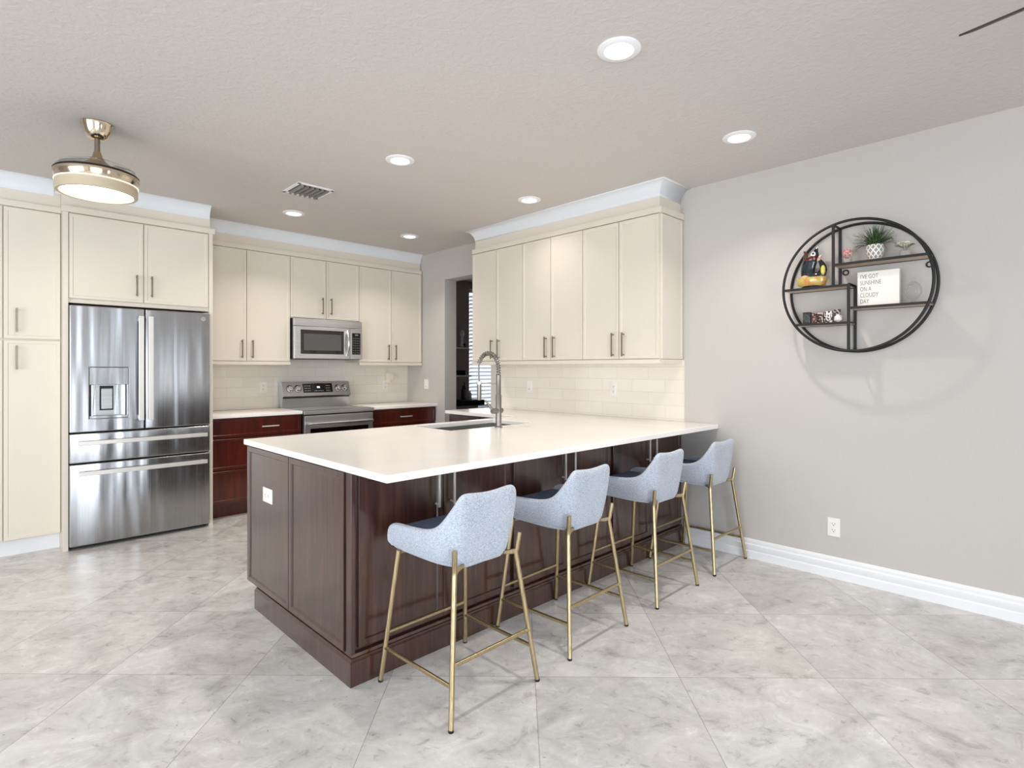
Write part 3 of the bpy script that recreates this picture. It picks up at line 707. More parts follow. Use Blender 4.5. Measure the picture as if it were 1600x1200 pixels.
# ------------------------------------------------------------------ bar stools (local frame: +y faces the peninsula)
def make_stool(label):
    t = thing('bar_stool', label, 'stool', (0, 0, 0), 'blue bar stools along the peninsula')
    # upholstered bucket shell: rows around the plan, heights from the arm line up to the backrest
    plan = []   # (x, y, outward x, outward y, top z)
    half = [(0.0, -.200, .840), (.050, -.202, .843), (.100, -.203, .849), (.140, -.200, .850), (.160, -.190, .832), (.174, -.172, .803), (.188, -.148, .768), (.200, -.120, .732), (.208, -.088, .709), (.213, -.045, .697), (.216, 0.0, .692), (.2175, .05, .689), (.2175, .10, .687), (.217, .15, .685), (.216, .188, .681), (.2145, .212, .668), (.2135, .222, .640), (.2125, .223, .610)]
    seqp = [(-x, y, z) for x, y, z in half[:0:-1]] + half
    bm = bmesh.new(); cols = []
    NR = 7
    for x, y, zt in seqp:
        bx, by = x * (.74 if y < -.1 else .74 + .16 * (y + .1) / .32), y * .80 - .008 if y < 0 else y * .975
        zb = .558 + .014 * max(0, (y + .05)) / .27
        cols.append([bm.verts.new((bx + (x - bx) * (1 - (1 - k / NR) ** 2.0), (by + (y - by) * ((k / NR) ** .85 if y < 0 else (k / NR) ** .5)), zb + (zt - zb) * k / NR)) for k in range(NR + 1)])
    for A_, B_ in zip(cols, cols[1:]):
        for k in range(NR): bm.faces.new((A_[k], B_[k], B_[k + 1], A_[k + 1]))
    sh = link_mesh('seat_shell', bm, 'fabric', t, local=True)
    so = sh.modifiers.new('thick', 'SOLIDIFY'); so.thickness = .030; so.offset = -1 
    ss = sh.modifiers.new('soft', 'SUBSURF'); ss.levels = 2; ss.render_levels = 2
    for p in sh.data.polygons: p.use_smooth = True
    # cushion + pan underside
    bm = bmesh.new(); out = []
    ol = [(x * .86, (y * .84 if y < 0 else y * .97)) for x, y, z in seqp]
    ol += [(x, .222) for x in (.12, .0, -.12)]
    lev = [(.80, .584), (.93, .586), (.985, .596), (.985, .635), (.94, .655), (.70, .664), (.3, .662)]
    rows = [[bm.verts.new((x * s, (y - .02) * s + .02, z)) for x, y in ol] for s, z in lev]; n = len(ol)
    for A_, B_ in zip(rows, rows[1:]):
        for i in range(n): bm.faces.new((A_[i], A_[(i + 1) % n], B_[(i + 1) % n], B_[i]))
    bm.faces.new(rows[0][::-1]); bm.faces.new(rows[-1])
    link_mesh('seat_cushion', bm, 'cushion', t, local=True)
    bm = bmesh.new(); op = []
    for x, y, z in seqp:
        fx_ = .74 if y < -.1 else .74 + .16 * (y + .1) / .32
        op.append((x * fx_ * .97, (y * .80 - .008) * .97 if y < 0 else y * .97))
    op += [(x, .214) for x in (.12, .0, -.12)]; n = len(op)
    rows = [[bm.verts.new((x * k_, y * k_ + .01 * (1 - k_), z_ + .014 * max(0, y + .05) / .27)) for x, y in op] for k_, z_ in ((.80, .543), (.95, .549), (1.0, .560), (1.0, .582))]
    for A_, B_ in zip(rows, rows[1:]):
        for i in range(n): bm.faces.new((A_[i], A_[(i + 1) % n], B_[(i + 1) % n], B_[i]))
    bm.faces.new(rows[0][::-1]); bm.faces.new(rows[-1])
    link_mesh('seat_pan', bm, 'fabric', t, local=True)
    r_ = .0105
    F = .2365
    for s in (-1, 1):
        # rear leg: splayed leg, kink, short upright post outside the shell
        bm = bmesh.new(); tube(bm, [(s * F, -F, .006), (s * .170, -.175, .540), (s * .168, -.174, .553), (s * .171, -.178, .570), (s * .178, -.187, .640)], r_, 14)
        lg = link_mesh('leg', bm, 'brass', t, local=True)
        bm = bmesh.new(); lathe(bm, [(r_ * .95, 0), (r_ * 1.02, .003), (r_ * 1.02, .010)], (s * F, -F, 0), 14); link_mesh('foot_cap', bm, 'black', lg, local=True)
        bm = bmesh.new(); prism(bm, [(s * .168, -.182, .570), (s * .168, -.182, .535), (s * .150, -.178, .553), (s * .110, -.165, .556), (s * .110, -.165, .568)], (0, .010, 0)); link_mesh('bracket', bm, 'brass', lg, local=True)
        bm = bmesh.new(); tube(bm, [(s * F, F, .006), (s * .186, .178, .562)], r_, 14)
        lg = link_mesh('leg', bm, 'brass', t, local=True)
        bm = bmesh.new(); lathe(bm, [(r_ * .95, 0), (r_ * 1.02, .003), (r_ * 1.02, .010)], (s * F, F, 0), 14); link_mesh('foot_cap', bm, 'black', lg, local=True)
    def rear(z): k = z / .545; return (F + (.172 - F) * k, -F + (-.178 + F) * k)
    def front(z): k = z / .562; return (F + (.186 - F) * k, F + (.178 - F) * k)
    xb, yb = rear(.222); bm = bmesh.new(); tube(bm, [(-xb, yb, .222), (xb, yb, .222)], .0085, 12); link_mesh('stretcher', bm, 'brass', t, local=True)
    xb, yb = front(.212); bm = bmesh.new(); tube(bm, [(-xb, yb, .212), (xb, yb, .212)], .0085, 12); link_mesh('stretcher', bm, 'brass', t, local=True)
    for s in (-1, 1):
        (xa, ya), (xc, yc) = rear(.150), front(.146); bm = bmesh.new(); tube(bm, [(s * xa, ya, .150), (s * xc, yc, .146)], .0085, 12); link_mesh('stretcher', bm, 'brass', t, local=True)
    bm = bmesh.new(); tube(bm, [(-.165, -.170, .552), (-.10, -.10, .551), (.10, -.10, .551), (.165, -.170, .552)], .008, 10); link_mesh('seat_frame', bm, 'brass', t, local=True)
    bm = bmesh.new(); tube(bm, [(-.18, .17, .556), (.18, .17, .556)], .008, 10); link_mesh('seat_frame', bm, 'brass', t, local=True)
    return t
st0 = make_stool('blue upholstered bar stool with brass legs, nearest the peninsula corner')
spots = [(1.497, 1.851, 1, None), (2.197, 1.871, 1.5, 'blue upholstered bar stool with brass legs, second from the peninsula corner'),
         (2.968, 1.875, 0.5, 'blue upholstered bar stool with brass legs, third from the peninsula corner'), (3.667, 1.874, 0, 'blue upholstered bar stool in the corner against the right wall')]
for i, (x, y, a, lab) in enumerate(spots):
    s_ = st0 if i == 0 else copy_tree(st0)
    s_.location = (x, y, 0); s_.rotation_euler = (0, 0, math.radians(a))
    if lab: s_['label'] = lab

# ------------------------------------------------------------------ round wall shelf and what stands on it
SX0, SX1 = 3.800, 3.940; cy, cz, RR = .950, 1.838, .395
rs = thing('round_wall_shelf', 'round black metal wall shelf with four wooden boards on the right wall', 'shelf', (3.948, cy, cz))
for x in (SX0, SX1):
    bm = bmesh.new(); tube(bm, [(x, cy + RR * math.cos(2 * PI * i / 96), cz + RR * math.sin(2 * PI * i / 96)) for i in range(96)], .0082, 10, closed=True); link_mesh('ring', bm, 'black', rs)
def yring(z): return math.sqrt(max(0, RR * RR - (z - cz) ** 2))
V1, V2 = 1.053, .970
ZA, ZB, ZC, ZD = 1.980, 1.850, 1.710, 1.622
def vbar(y, z0, z1):
    bm = bmesh.new()
    for x in (SX0, SX1): box(bm, (x - .0075, y - .0075, z0), (x + .0075, y + .0075, z1), .001)
    for z in (z0, z1): box(bm, (SX0, y - .005, z - .005), (SX1, y + .005, z + .005), .001)
    link_mesh('upright', bm, 'black', rs, smooth=False)
vbar(V1, ZB, cz + math.sqrt(RR ** 2 - (V1 - cy) ** 2)); vbar(V2, cz - math.sqrt(RR ** 2 - (V2 - cy) ** 2), ZB)
def board(y0, y1, z):
    b_ = link_mesh('shelf_board', B(((SX0 + .004, y0, z - .012), (SX1, y1, z - .001))), 'shelfwood', rs, smooth=False)
    bm = bmesh.new()
    for x in (SX0, SX1): box(bm, (x - .007, y0, z - .014), (x + .007, y1, z), .001)
    for y in (y0, y1): box(bm, (SX0, y - .005, z - .010), (SX1, y + .005, z), .001)
    link_mesh('board_rim', bm, 'black', rs, smooth=False)
board(cy - yring(ZA), V1, ZA); board(V2, cy + yring(ZB), ZB); board(cy - yring(ZC), V2, ZC); board(V2, cy + yring(ZD), ZD)
for y, z in ((1.022, ZA - .04), (.595, ZA - .045)):
    bm = bmesh.new(); tube(bm, [(SX1 + .003, y + .015 * math.cos(2 * PI * i / 20), z + .015 * math.sin(2 * PI * i / 20)) for i in range(20)], .004, 8, closed=True); link_mesh('hanger_ring', bm, 'black', rs)
SXM = 3.868
# sign
sg = thing('quote_sign', 'white block sign with grey lettering on the round shelf', 'sign', (SXM, .832, ZC))
link_mesh('block', B(((3.852, .724, ZC + .0005), (3.884, .936, ZC + .208)), bev=.002), plain('sign_white', '#F3F1EA', .5, var=.01), sg, smooth=False)
gm = plain('grey_ink', '#4c4d50', .6)
dgl = bpy.context.evaluated_depsgraph_get
for k, txt in enumerate(("I'VE GOT", 'SUNSHINE', 'ON A', 'CLOUDY', 'DAY')):
    cu = bpy.data.curves.new('txt', 'FONT'); cu.body = txt; cu.size = .0375; cu.extrude = .0004; cu.offset = -.0004; cu.space_character = 1.05
    to = bpy.data.objects.new('txt', cu); COL.objects.link(to); bpy.context.view_layer.update()
    me = bpy.data.meshes.new_from_object(to.evaluated_get(dgl())); bpy.data.objects.remove(to)
    bm = bmesh.new(); bm.from_mesh(me); bpy.data.meshes.remove(me)
    for v in bm.verts: v.co = Vector((3.8516 - v.co.z, .922 - v.co.x * .60, ZC + .166 - k * .037 + v.co.y))
    link_mesh('lettering', bm, gm, sg, smooth=False)
# glass globe vase
gv = thing('glass_globe', 'clear glass globe vase on the round shelf right of the sign', 'vase', (SXM, .660, ZC))
bm = bmesh.new(); lathe(bm, [(.022, ZC + .0005), (.024, ZC + .004), (.012, ZC + .012), (.011, ZC + .020), (.028, ZC + .032), (.040, ZC + .055), (.042, ZC + .075), (.036, ZC + .100), (.020, ZC + .118), (.010, ZC + .126), (.010, ZC + .140), (.015, ZC + .148)], (SXM, .660, 0), 28, caps=False)
link_mesh('globe', bm, 'glass', gv)
bm = bmesh.new(); lathe(bm, [(.023, ZC + .0005), (.023, ZC + .003)], (SXM, .660, 0), 24); link_mesh('base', bm, 'faucet', gv)
# potted grass
pg = thing('potted_grass', 'artificial green grass in a grey and white lattice pot on the round shelf', 'plant', (SXM, .848, ZA))
def lattice():
    t = NT('lattice_ceramic'); o = t.obj(); sp = t.n('ShaderNodeSeparateXYZ'); t.l(o, sp.inputs[0])
    an = t.math('ARCTAN2', sp.outputs[1], sp.outputs[0]); a = t.math('MULTIPLY', an, 10 / (2 * PI)); z = t.math('MULTIPLY', sp.outputs[2], 26)
    def st(x):
        f = t.math('FRACT', x); return t.math('LESS_THAN', t.math('ABSOLUTE', t.math('SUBTRACT', f, .5)), .13)
    m = t.math('MAXIMUM', st(t.math('ADD', t.math('ADD', a, z), 20)), st(t.math('ADD', t.math('SUBTRACT', a, z), 20)))
    t.l(t.mix(m, rgb('#9A9893'), rgb('#F4F2EE')), t.b.inputs['Base Color']); t.set(Roughness=.4); return t.m
bm = bmesh.new(); lathe(bm, [(.030, .0008), (.033, .004), (.047, .055), (.047, .070), (.043, .094), (.039, .094), (.040, .080)], n=32, caps=False); bm.faces.new([v for v in bm.verts][:32][::-1])
po = link_mesh('pot', bm, lattice(), pg, local=True)
bm = bmesh.new(); lathe(bm, [(.040, .082), (.001, .084)], n=20); link_mesh('soil', bm, plain('soil', '#3a2d22', .9), pg, local=True)
bm = bmesh.new(); rnd = random.Random(3)
for i in range(190):
    az = rnd.uniform(0, 2 * PI); r0 = rnd.uniform(0, .028); tilt = rnd.uniform(.05, 1.42); L = rnd.uniform(.10, .145)
    d = Vector((math.cos(az), math.sin(az), 0)); p0 = d * r0 + Vector((0, 0, .08)); s = Vector((-d.y, d.x, 0)) * rnd.uniform(.0030, .0048); prev = None
    for k in range(6):
        u = k / 5; th = tilt * (.55 + .6 * u); p = p0 + (d * math.sin(th) * (.62 if abs(d.x) > .6 else 1.0) + Vector((0, 0, math.cos(th)))) * L * u; w_ = s * (1 - u ** 2 * .92)
        p.x = min(max(p.x, -.10), .066); p.y = min(max(p.y, -.098), .112)
        cur = (bm.verts.new(p - w_), bm.verts.new(p + w_))
        if prev: bm.faces.new((prev[0], prev[1], cur[1], cur[0]))
        prev = cur
t = NT('grass_green'); f = t.noise(t.obj(), 60, 2); t.l(t.ramp(f, [(.3, rgb('#22381F')), (.55, rgb('#3F5E33')), (.8, rgb('#84A05F'))]), t.b.inputs['Base Color']); t.set(Roughness=.5)
gl = link_mesh('grass_blades', bm, t.m, pg, local=True)
gl.modifiers.new('thick', 'SOLIDIFY').thickness = .0006
# flowers in glass jars
def jar(label, y, r, h, cols, pale):
    t = thing('flower_jar', label, 'vase', (SXM, y, ZA), 'small flower jars on the round shelf')
    bm = bmesh.new()
    if pale: lathe(bm, [(r, .0005), (r, h * .68), (r * .8, h * .78), (r * .72, h * .8), (r * .72, h)], n=28)
    else: lathe(bm, [(r * .95, .0005), (r, .004), (r, h)], n=28)
    link_mesh('jar', bm, 'glass', t, local=True)
    bm = bmesh.new(); lathe(bm, [(r * .9, .002), (r * .9, h * .6)], n=24); link_mesh('water', bm, plain('pale_fill' + str(pale), '#DDD8CC', .15, var=.02, Alpha=.55), t, local=True)
    rn = random.Random(int(y * 1000)); cz_ = h + (.020 if pale else .022)
    if pale:
        for k in range(7):
            a = 2 * PI * k / 7; c = Vector((.018 * math.cos(a), .026 * math.sin(a), cz_ + rn.uniform(-.008, .012)))
            bm = bmesh.new()
            for q in range(6):
                b_ = 2 * PI * q / 6; ball(bm, c + Vector((.007 * math.cos(b_), .007 * math.sin(b_), .002)), .007, 8, (1, 1, .7))
            ball(bm, c + Vector((0, 0, .004)), .006, 8); link_mesh('blossom', bm, plain('petal%d' % k, cols[k % len(cols)], .7), t, local=True)
    else:
        bm = bmesh.new()
        for k in range(150):
            zz_ = 1 - 2 * (k + .5) / 150; a = k * 2.399963; rr = math.sqrt(1 - zz_ * zz_); d = Vector((rr * math.cos(a), rr * math.sin(a), zz_))
            ball(bm, Vector((0, 0, cz_)) + d * .024, .0045, 6, (1, 1, 1))
        tt = NT('pink_petals'); vo = tt.n('ShaderNodeTexVoronoi'); vo.inputs['Scale'].default_value = 160; tt.l(tt.obj(), vo.inputs['Vector'])
        sp = tt.n('ShaderNodeSeparateColor'); tt.l(vo.outputs['Color'], sp.inputs[0])
        tt.l(tt.ramp(sp.outputs[0], [(.1, rgb('#B06A6A')), (.5, rgb('#D99C98')), (.9, rgb('#F0CFC9'))]), tt.b.inputs['Base Color']); tt.set(Roughness=.7)
        link_mesh('blossom', bm, tt.m, t, local=True)
    bm = bmesh.new()
    for k in range(4):
        a = k * 1.7; tube(bm, [(0, 0, .006), (.012 * math.cos(a), .014 * math.sin(a), cz_)], .0013, 6)
    if pale:
        for sgn in (1.0, -1.0): tube(bm, [(0, sgn * .01, h), (-.01, sgn * .035, h + .014), (-.01, sgn * .05, h + .012)], [.002, .006, .001], 6)
    link_mesh('stems', bm, plain('stem_green' + str(pale), '#6b7050', .7), t, local=True)
jar('small glass jar with a round pink flower on the round shelf', .995, .026, .045, ['#D99C98'], False)
jar('small glass jar with pale cream flowers on the right of the round shelf', .697, .030, .056, ['#EFE9DA', '#DCD7C4', '#F4F0E6', '#C9C7B0'], True)
# fish shaped jug
fj = thing('fish_jug', 'glazed navy fish-shaped jug with yellow base on the left of the round shelf', 'jug', (SXM, 1.195, ZB))
fj.scale = (1.0, 1.02, 1.15)
navy = NT('navy_glaze'); f = navy.noise(navy.obj(), 40, 3); navy.l(navy.ramp(f, [(.35, rgb('#0B0E12')), (.6, rgb('#14242C')), (.8, rgb('#2A4A4C'))]), navy.b.inputs['Base Color']); navy.set(Roughness=.12, Coat_Weight=.6)
def sweep(path, n=20, flat=.62):
    bm = bmesh.new(); tube(bm, [(0, p[0], p[1]) for p in path], [p[2] for p in path], n)
    for v in bm.verts: v.co.x *= flat
    return bm
# y is +left in the picture
body = [(.007, .168, .040), (.010, .157, .043), (.018, .130, .041), (.025, .100, .044), (.022, .072, .047), (.000, .055, .040), (-.030, .056, .033), (-.055, .070, .029), (-.068, .095, .024), (-.064, .122, .018), (-.050, .142, .013), (-.040, .158, .009)]
ob_ = link_mesh('body', sweep(body), navy.m, fj, local=True); ob_.modifiers.new('s', 'SUBSURF').render_levels = 1
bm = bmesh.new(); lathe(bm, [(.052, .0008), (.058, .006), (.060, .014)], n=32); 
for v in bm.verts: v.co.x *= .62
link_mesh('foot', bm, 'black', fj, local=True)
bm = bmesh.new(); lathe(bm, [(.058, .008), (.078, .018), (.089, .040), (.088, .058), (.078, .062)], n=32)
for v in bm.verts: v.co.x *= .50
bg = NT('yellow_green_glaze'); f = bg.noise(bg.mapped((8, 8, 8)), 3, 2); bg.l(bg.ramp(f, [(.35, rgb('#C98A4E')), (.55, rgb('#C6B562')), (.75, rgb('#A9B46A'))]), bg.b.inputs['Base Color']); bg.set(Roughness=.15, Coat_Weight=.5)
link_mesh('wave_base', bm, bg.m, fj, local=True)
link_mesh('mouth', sweep([(.006, .152, .040), (.007, .163, .046), (.010, .174, .040)], 20, .66), plain('maroon_glaze', '#5b1418', .15, coat=.5), fj, local=True)
link_mesh('upper_lip', sweep([(.040, .168, .012), (.036, .185, .013), (.036, .200, .010), (.046, .212, .005)], 12, .8), plain('brown_glaze', '#4a3824', .15, coat=.5), fj, local=True)
link_mesh('head_fin', sweep([(-.020, .165, .022), (-.018, .188, .022), (-.024, .208, .013), (-.033, .230, .002)], 14, .7), navy.m, fj, local=True)
bm = bmesh.new(); ball(bm, (-.018, -.012, .188), .015, 16, (.5, 1, 1)); ey = link_mesh('eye', bm, 'white', fj, local=True)
bm = bmesh.new(); ball(bm, (-.025, -.014, .190), .0065, 12, (.4, 1, 1)); link_mesh('pupil', bm, 'dark', ey, local=True)
bm = bmesh.new(); ball(bm, (-.030, .034, .060), .022, 16, (.35, 1.1, .6)); link_mesh('side_fin', bm, plain('salmon_glaze', '#D9A58E', .2, coat=.4), fj, local=True)
bm = bmesh.new(); ball(bm, (-.016, -.068, .095), .020, 16, (.45, .7, 1.35)); link_mesh('tail_patch', bm, plain('yellow_glaze', '#D8CC5A', .2, coat=.4), fj, local=True)
link_mesh('tail_tip', sweep([(-.040, .150, .012), (-.036, .163, .011), (-.044, .172, .007), (-.058, .180, .003)], 10, .8), plain('peach_glaze', '#D8B295', .2, coat=.4), fj, local=True)
# patterned letter blocks and faceted ball
def blockmat(name, a, b, sc):
    t = NT(name); v = t.n('ShaderNodeTexVoronoi'); v.inputs['Scale'].default_value = sc; t.l(t.obj(), v.inputs['Vector'])
    sp = t.n('ShaderNodeSeparateColor'); t.l(v.outputs['Color'], sp.inputs[0])
    t.l(t.ramp(sp.outputs[0], [(.42, rgb(a)), (.55, rgb(b))]), t.b.inputs['Base Color']); t.set(Roughness=.4); return t.m
blocks = [(1.226, .048, .078, '#1c1f1c', '#3f4a42', 'dark charcoal patterned letter block, leftmost on the lowest board'),
          (1.182, .030, .070, '#2a1614', '#b99a92', 'narrow mauve and black patterned letter block on the lowest board'),
          (1.146, .036, .072, '#3a2724', '#c0a49b', 'mauve letter block with an E on the lowest board'),
          (1.100, .048, .076, '#0d0c0c', '#e6e0dc', 'black and white patterned letter block on the lowest board'),
          (1.052, .036, .084, '#3b211e', '#c9b3aa', 'taller brown and pink letter block behind the white ball')]
for i, (y, w_, h_, a, b, lab) in enumerate(blocks):
    t = thing('letter_block', lab, 'decoration', (SXM + .01, y, ZD), 'letter blocks on the round shelf')
    bm = bmesh.new(); box(bm, (-.013, -w_ / 2 + .001, .0006), (.013, w_ / 2 - .001, h_), .003); link_mesh('block', bm, blockmat('block%d' % i, a, b, 70 + 15 * i), t, local=True)
    bm = bmesh.new()
    if i == 2:
        for z0, z1, y0, y1 in ((.012, .060, .006, .012), (.012, .020, -.010, .012), (.032, .040, -.006, .012), (.052, .060, -.010, .012)): box(bm, (-.016, y0, z0), (-.012, y1, z1))
    else:
        tube(bm, [(-.0135, .010 * math.cos(q * PI / 8), h_ * .5 + h_ * .28 * math.sin(q * PI / 8)) for q in range(16)], .003, 6, closed=True)
    link_mesh('relief', bm, plain('relief%d' % i, ['#48574c', '#5a2326', '#241512', '#f0ece8', '#2a1513'][i], .4), t, local=True, smooth=False)
bm = bmesh.new(); t_ = bmesh.new(); bmesh.ops.create_icosphere(t_, subdivisions=1, radius=.026); join(bm, t_, Matrix.Translation((3.838, 1.036, ZD + .0255)))
tag(link_mesh('faceted_ball', bm, 'white', smooth=False), 'small white faceted ball in front of the letter blocks', 'ball')

# ------------------------------------------------------------------ ceiling fixtures
lens = emit('recessed_lens', (1.0, 0.95, 0.88, 1), 5.0)
def downlight(x, y, label, power=6.5):
    t = thing('recessed_light', label, 'light', (x, y, CZ), 'recessed ceiling lights')
    bm = bmesh.new(); lathe(bm, [(.094, 0), (.094, -.004), (.088, -.008), (.064, -.010), (.056, -.001)], n=40, caps=False); link_mesh('trim_ring', bm, 'white', t, local=True)
    bm = bmesh.new(); lathe(bm, [(.056, -.0035), (.056, -.0015)], n=32); link_mesh('lens', bm, lens, t, local=True)
    l = bpy.data.lights.new('recessed_lamp', 'AREA'); l.shape = 'DISK'; l.size = .085; l.energy = power; l.color = (1.0, .91, .80); l.spread = math.radians(118)
    o = bpy.data.objects.new('recessed_lamp', l); COL.objects.link(o); o.parent = t; o.location = (0, 0, -.014)
downlight(2.006, 1.387, 'lit recessed ceiling light, nearest and largest in view')
downlight(3.276, 1.411, 'lit recessed ceiling light nearest the right wall and round shelf')
downlight(2.036, 3.136, 'lit recessed ceiling light over the middle of the kitchen, beyond the peninsula sink')
downlight(3.268, 3.133, 'lit recessed ceiling light just in front of the peninsula wall cabinets', 1.8)
downlight(2.058, 4.865, 'lit recessed ceiling light in front of the cabinets beside the air vent')
downlight(3.277, 4.867, 'lit recessed ceiling light farthest back, near the doorway')
# vent
vn = thing('air_vent', 'rectangular ceiling air vent with dark louvres', 'vent', (1.878, 4.165, CZ))
vx0, vx1, vy0, vy1 = 1.735, 2.02, 4.02, 4.315
bm = bmesh.new()
for lo, hi in (((vx0, vy0, CZ - .008), (vx1, vy0 + .025, CZ - .0004)), ((vx0, vy1 - .025, CZ - .008), (vx1, vy1, CZ - .0004)), ((vx0, vy0, CZ - .008), (vx0 + .025, vy1, CZ - .0004)), ((vx1 - .025, vy0, CZ - .008), (vx1, vy1, CZ - .0004))): box(bm, lo, hi, .001)
link_mesh('frame', bm, 'white', vn, smooth=False)
link_mesh('duct', B(((vx0 + .02, vy0 + .02, CZ - .0022), (vx1 - .02, vy1 - .02, CZ - .0006))), 'dark', vn, smooth=False)
for k in range(6):
    x = vx0 + .040 + k * .039; bm = bmesh.new(); prism(bm, [(x, vy0 + .02, CZ - .003), (x + .002, vy0 + .02, CZ - .003), (x + .013, vy0 + .02, CZ - .022), (x + .011, vy0 + .02, CZ - .023)], (0, vy1 - vy0 - .04, 0))
    link_mesh('louvre', bm, 'grille', vn, smooth=False)
# retractable fan light
px_, py_ = .518, 3.87
fl = thing('fan_light', 'round polished nickel fan light hanging from the ceiling over the refrigerator end', 'light', (px_, py_, CZ))
bm = bmesh.new(); lathe(bm, [(.078, -.0004), (.079, -.006), (.074, -.014), (.070, -.035), (.060, -.062), (.046, -.080), (.030, -.090)], n=36); link_mesh('canopy', bm, 'chrome', fl, local=True)
bm = bmesh.new(); lathe(bm, [(.0135, -.085), (.0135, -.165)], n=20); link_mesh('rod', bm, 'nickel', fl, local=True)
bm = bmesh.new(); lathe(bm, [(.017, -.158), (.019, -.165), (.024, -.185), (.040, -.210), (.066, -.232), (.084, -.250), (.092, -.285)], n=36); link_mesh('motor_cone', bm, plain('champagne_metal', '#C2AC8E', .3, 1.0, var=.03), fl, local=True)
bm = bmesh.new(); lathe(bm, [(.165, -.279), (.194, -.280), (.199, -.285), (.194, -.292)], n=48); link_mesh('black_ring', bm, 'black', fl, local=True)
for k in range(4):
    a0 = k * PI / 2 + .3; bm = bmesh.new(); out = []
    for lay in (0, .003):
        ring = []
        for q in range(13):
            a = a0 + 1.25 * q / 12; ring.append((bm.verts.new((.085 * math.cos(a), .085 * math.sin(a), -.262 + lay + .012 * q / 12)), bm.verts.new(((.186 - .02 * (q / 12) ** 3) * math.cos(a), (.186 - .02 * (q / 12) ** 3) * math.sin(a), -.270 + lay + .018 * q / 12))))
        for A_, B_ in zip(ring, ring[1:]): bm.faces.new((A_[0], B_[0], B_[1], A_[1]))
    bld = link_mesh('folded_blade', bm, 'glass', fl, local=True)
    bm = bmesh.new(); tube(bm, [((.186 - .02 * (q / 12) ** 3) * math.cos(a0 + 1.25 * q / 12), (.186 - .02 * (q / 12) ** 3) * math.sin(a0 + 1.25 * q / 12), -.268 + .018 * q / 12) for q in range(13)] + [(.085 * math.cos(a0 + 1.25), .085 * math.sin(a0 + 1.25), -.250)], .0016, 6)
    link_mesh('blade_edge', bm, 'grille', bld, local=True)
bm = bmesh.new(); lathe(bm, [(.192, -.283), (.186, -.262), (.165, -.242), (.130, -.228), (.095, -.222)], n=48, caps=False); link_mesh('clear_dome', bm, 'glass', fl, local=True)
bm = bmesh.new(); lathe(bm, [(.150, -.288), (.198, -.292), (.200, -.305), (.186, -.336), (.150, -.338)], n=48); link_mesh('housing', bm, 'chrome', fl, local=True)
bm = bmesh.new(); lathe(bm, [(.150, -.336), (.186, -.337), (.191, -.343), (.191, -.394), (.187, -.399), (.172, -.399), (.166, -.386)], n=48, caps=False); link_mesh('shade_rim', bm, plain('matt_champagne', '#C6B89F', .5, var=.01), fl, local=True)
bm = bmesh.new(); lathe(bm, [(.193, -.3395), (.1935, -.3435)], n=48); link_mesh('glow_line', bm, emit('warm_glow', (1, .86, .6, 1), 2.0), fl, local=True)
bm = bmesh.new(); lathe(bm, [(.168, -.388), (.168, -.391), (.12, -.394), (.002, -.395)], n=48); link_mesh('diffuser', bm, emit('diffuser_glow', (1, .95, .86, 1), 7.0), fl, local=True)
l = bpy.data.lights.new('fan_lamp', 'AREA'); l.shape = 'DISK'; l.size = .33; l.energy = 8; l.color = (1, .9, .76)
o = bpy.data.objects.new('fan_lamp', l); COL.objects.link(o); o.parent = fl; o.location = (0, 0, -.405)

# ceiling fan: one blade tip reaches into the frame
tip = Vector((2.262, .248, 2.40)); ed = Vector((-.22, -.975, 0)).normalized(); hub = tip + ed * .66
cf = thing('ceiling_fan', 'ceiling fan with thin dark blades near the camera, one blade tip in view', 'fan', (hub.x, hub.y, CZ))
bm = bmesh.new(); lathe(bm, [(.07, -.0004), (.07, -.02), (.045, -.05), (.014, -.06), (.014, -.23), (.05, -.24), (.09, -.26), (.095, -.36), (.06, -.39)], n=32); link_mesh('motor', bm, 'nickel', cf, local=True)
a0 = math.atan2(-ed.y, -ed.x)
for k in range(5):
    a = a0 + k * 2 * PI / 5; bm = bmesh.new(); t_ = bmesh.new()
    box(t_, (.14, -.062, -.003), (.66, .062, .003), .002); box(t_, (.08, -.02, -.004), (.2, .02, .004), .002)
    join(bm, t_, Matrix.Translation((0, 0, 2.40 - CZ)) @ Matrix.Rotation(a, 4, 'Z') @ Matrix.Rotation(math.radians(-24.5), 4, 'X'))
    link_mesh('blade', bm, plain('dark_blade', '#2b2420', .5), cf, local=True, smooth=False)

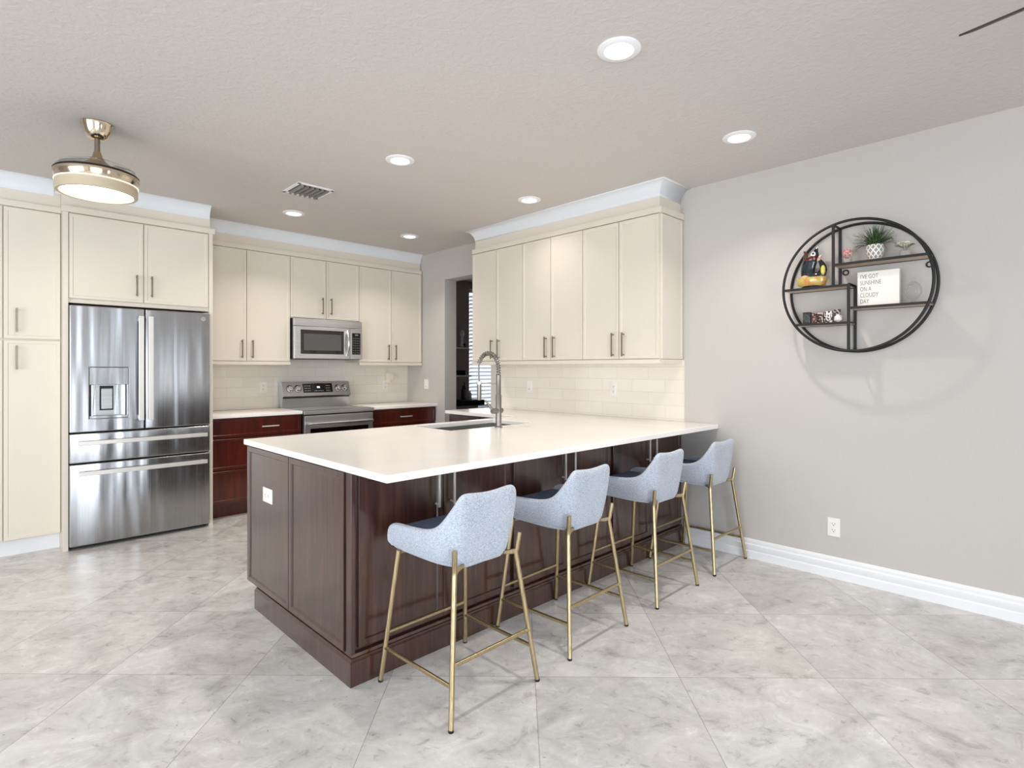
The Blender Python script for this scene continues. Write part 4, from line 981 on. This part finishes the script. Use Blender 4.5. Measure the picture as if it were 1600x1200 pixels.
# ------------------------------------------------------------------ things seen through the doorway
def floating(label, z, x0, x1):
    return tag(link_mesh('floating_shelf', B(((x0, 6.62, z - .022), (x1, 6.749, z)), bev=.001), 'white', smooth=False), label, 'shelf', 'small shelves beyond the doorway')
floating('upper small floating shelf seen through the doorway', 1.665, 5.30, 5.545)
floating('lower small floating shelf seen through the doorway', 1.235, 5.30, 5.600)
t = thing('figurine', 'white and black figurine on the upper shelf beyond the doorway', 'ornament', (5.47, 6.69, 1.665))
bm = bmesh.new(); lathe(bm, [(.03, .0005), (.034, .02), (.018, .08), (.024, .13), (.012, .17)], n=20); link_mesh('body', bm, 'white', t, local=True)
bm = bmesh.new(); ball(bm, (0, 0, .215), .050, 16, (.7, .7, 1.2)); link_mesh('head', bm, 'white', t, local=True)
bm = bmesh.new(); box(bm, (-.05, -.035, .0006), (.05, .035, .012)); box(bm, (.0, -.03, .012), (.045, .03, .06)); link_mesh('base', bm, 'black', t, local=True)
t = tag(link_mesh('black_box', B(((5.36, 6.65, 1.2355), (5.50, 6.73, 1.31)), bev=.002), 'black', smooth=False), 'small black box on the lower shelf beyond the doorway', 'box')
bm = bmesh.new(); lathe(bm, [(.035, .0005), (.040, .03), (.034, .06), (.030, .062)], (5.555, 6.69, 1.235), 20); tag(link_mesh('small_cup', bm, 'nickel'), 'small metallic cup at the end of the lower shelf beyond the doorway', 'cup')
dk = thing('side_stand', 'grey stand with black top beyond the doorway', 'stand', (5.42, 6.6, 0))
link_mesh('body', B(((5.22, 6.46, 0), (5.60, 6.745, .78)), bev=.003), plain('grey_laminate', '#A8A6A4', .5), dk, smooth=False)
link_mesh('top', B(((5.20, 6.40, .78), (5.68, 6.747, .86)), bev=.003), 'black', dk, smooth=False)
for x, y, h_, m in ((5.40, 6.58, .22, 'black'), (5.46, 6.62, .26, 'black'), (5.52, 6.56, .14, 'white')):
    bm = bmesh.new(); lathe(bm, [(.024, .8605), (.026, .87), (.026, .86 + h_ * .7), (.011, .86 + h_ * .8), (.011, .86 + h_)], (x, y, 0), 20)
    lab = {'0.22': 'shorter black bottle on the stand beyond the doorway', '0.26': 'taller black bottle on the stand beyond the doorway', '0.14': 'white bottle on the stand beyond the doorway'}[str(h_)]
    tag(link_mesh('bottle', bm, m), lab, 'bottle', 'bottles on the stand beyond the doorway')
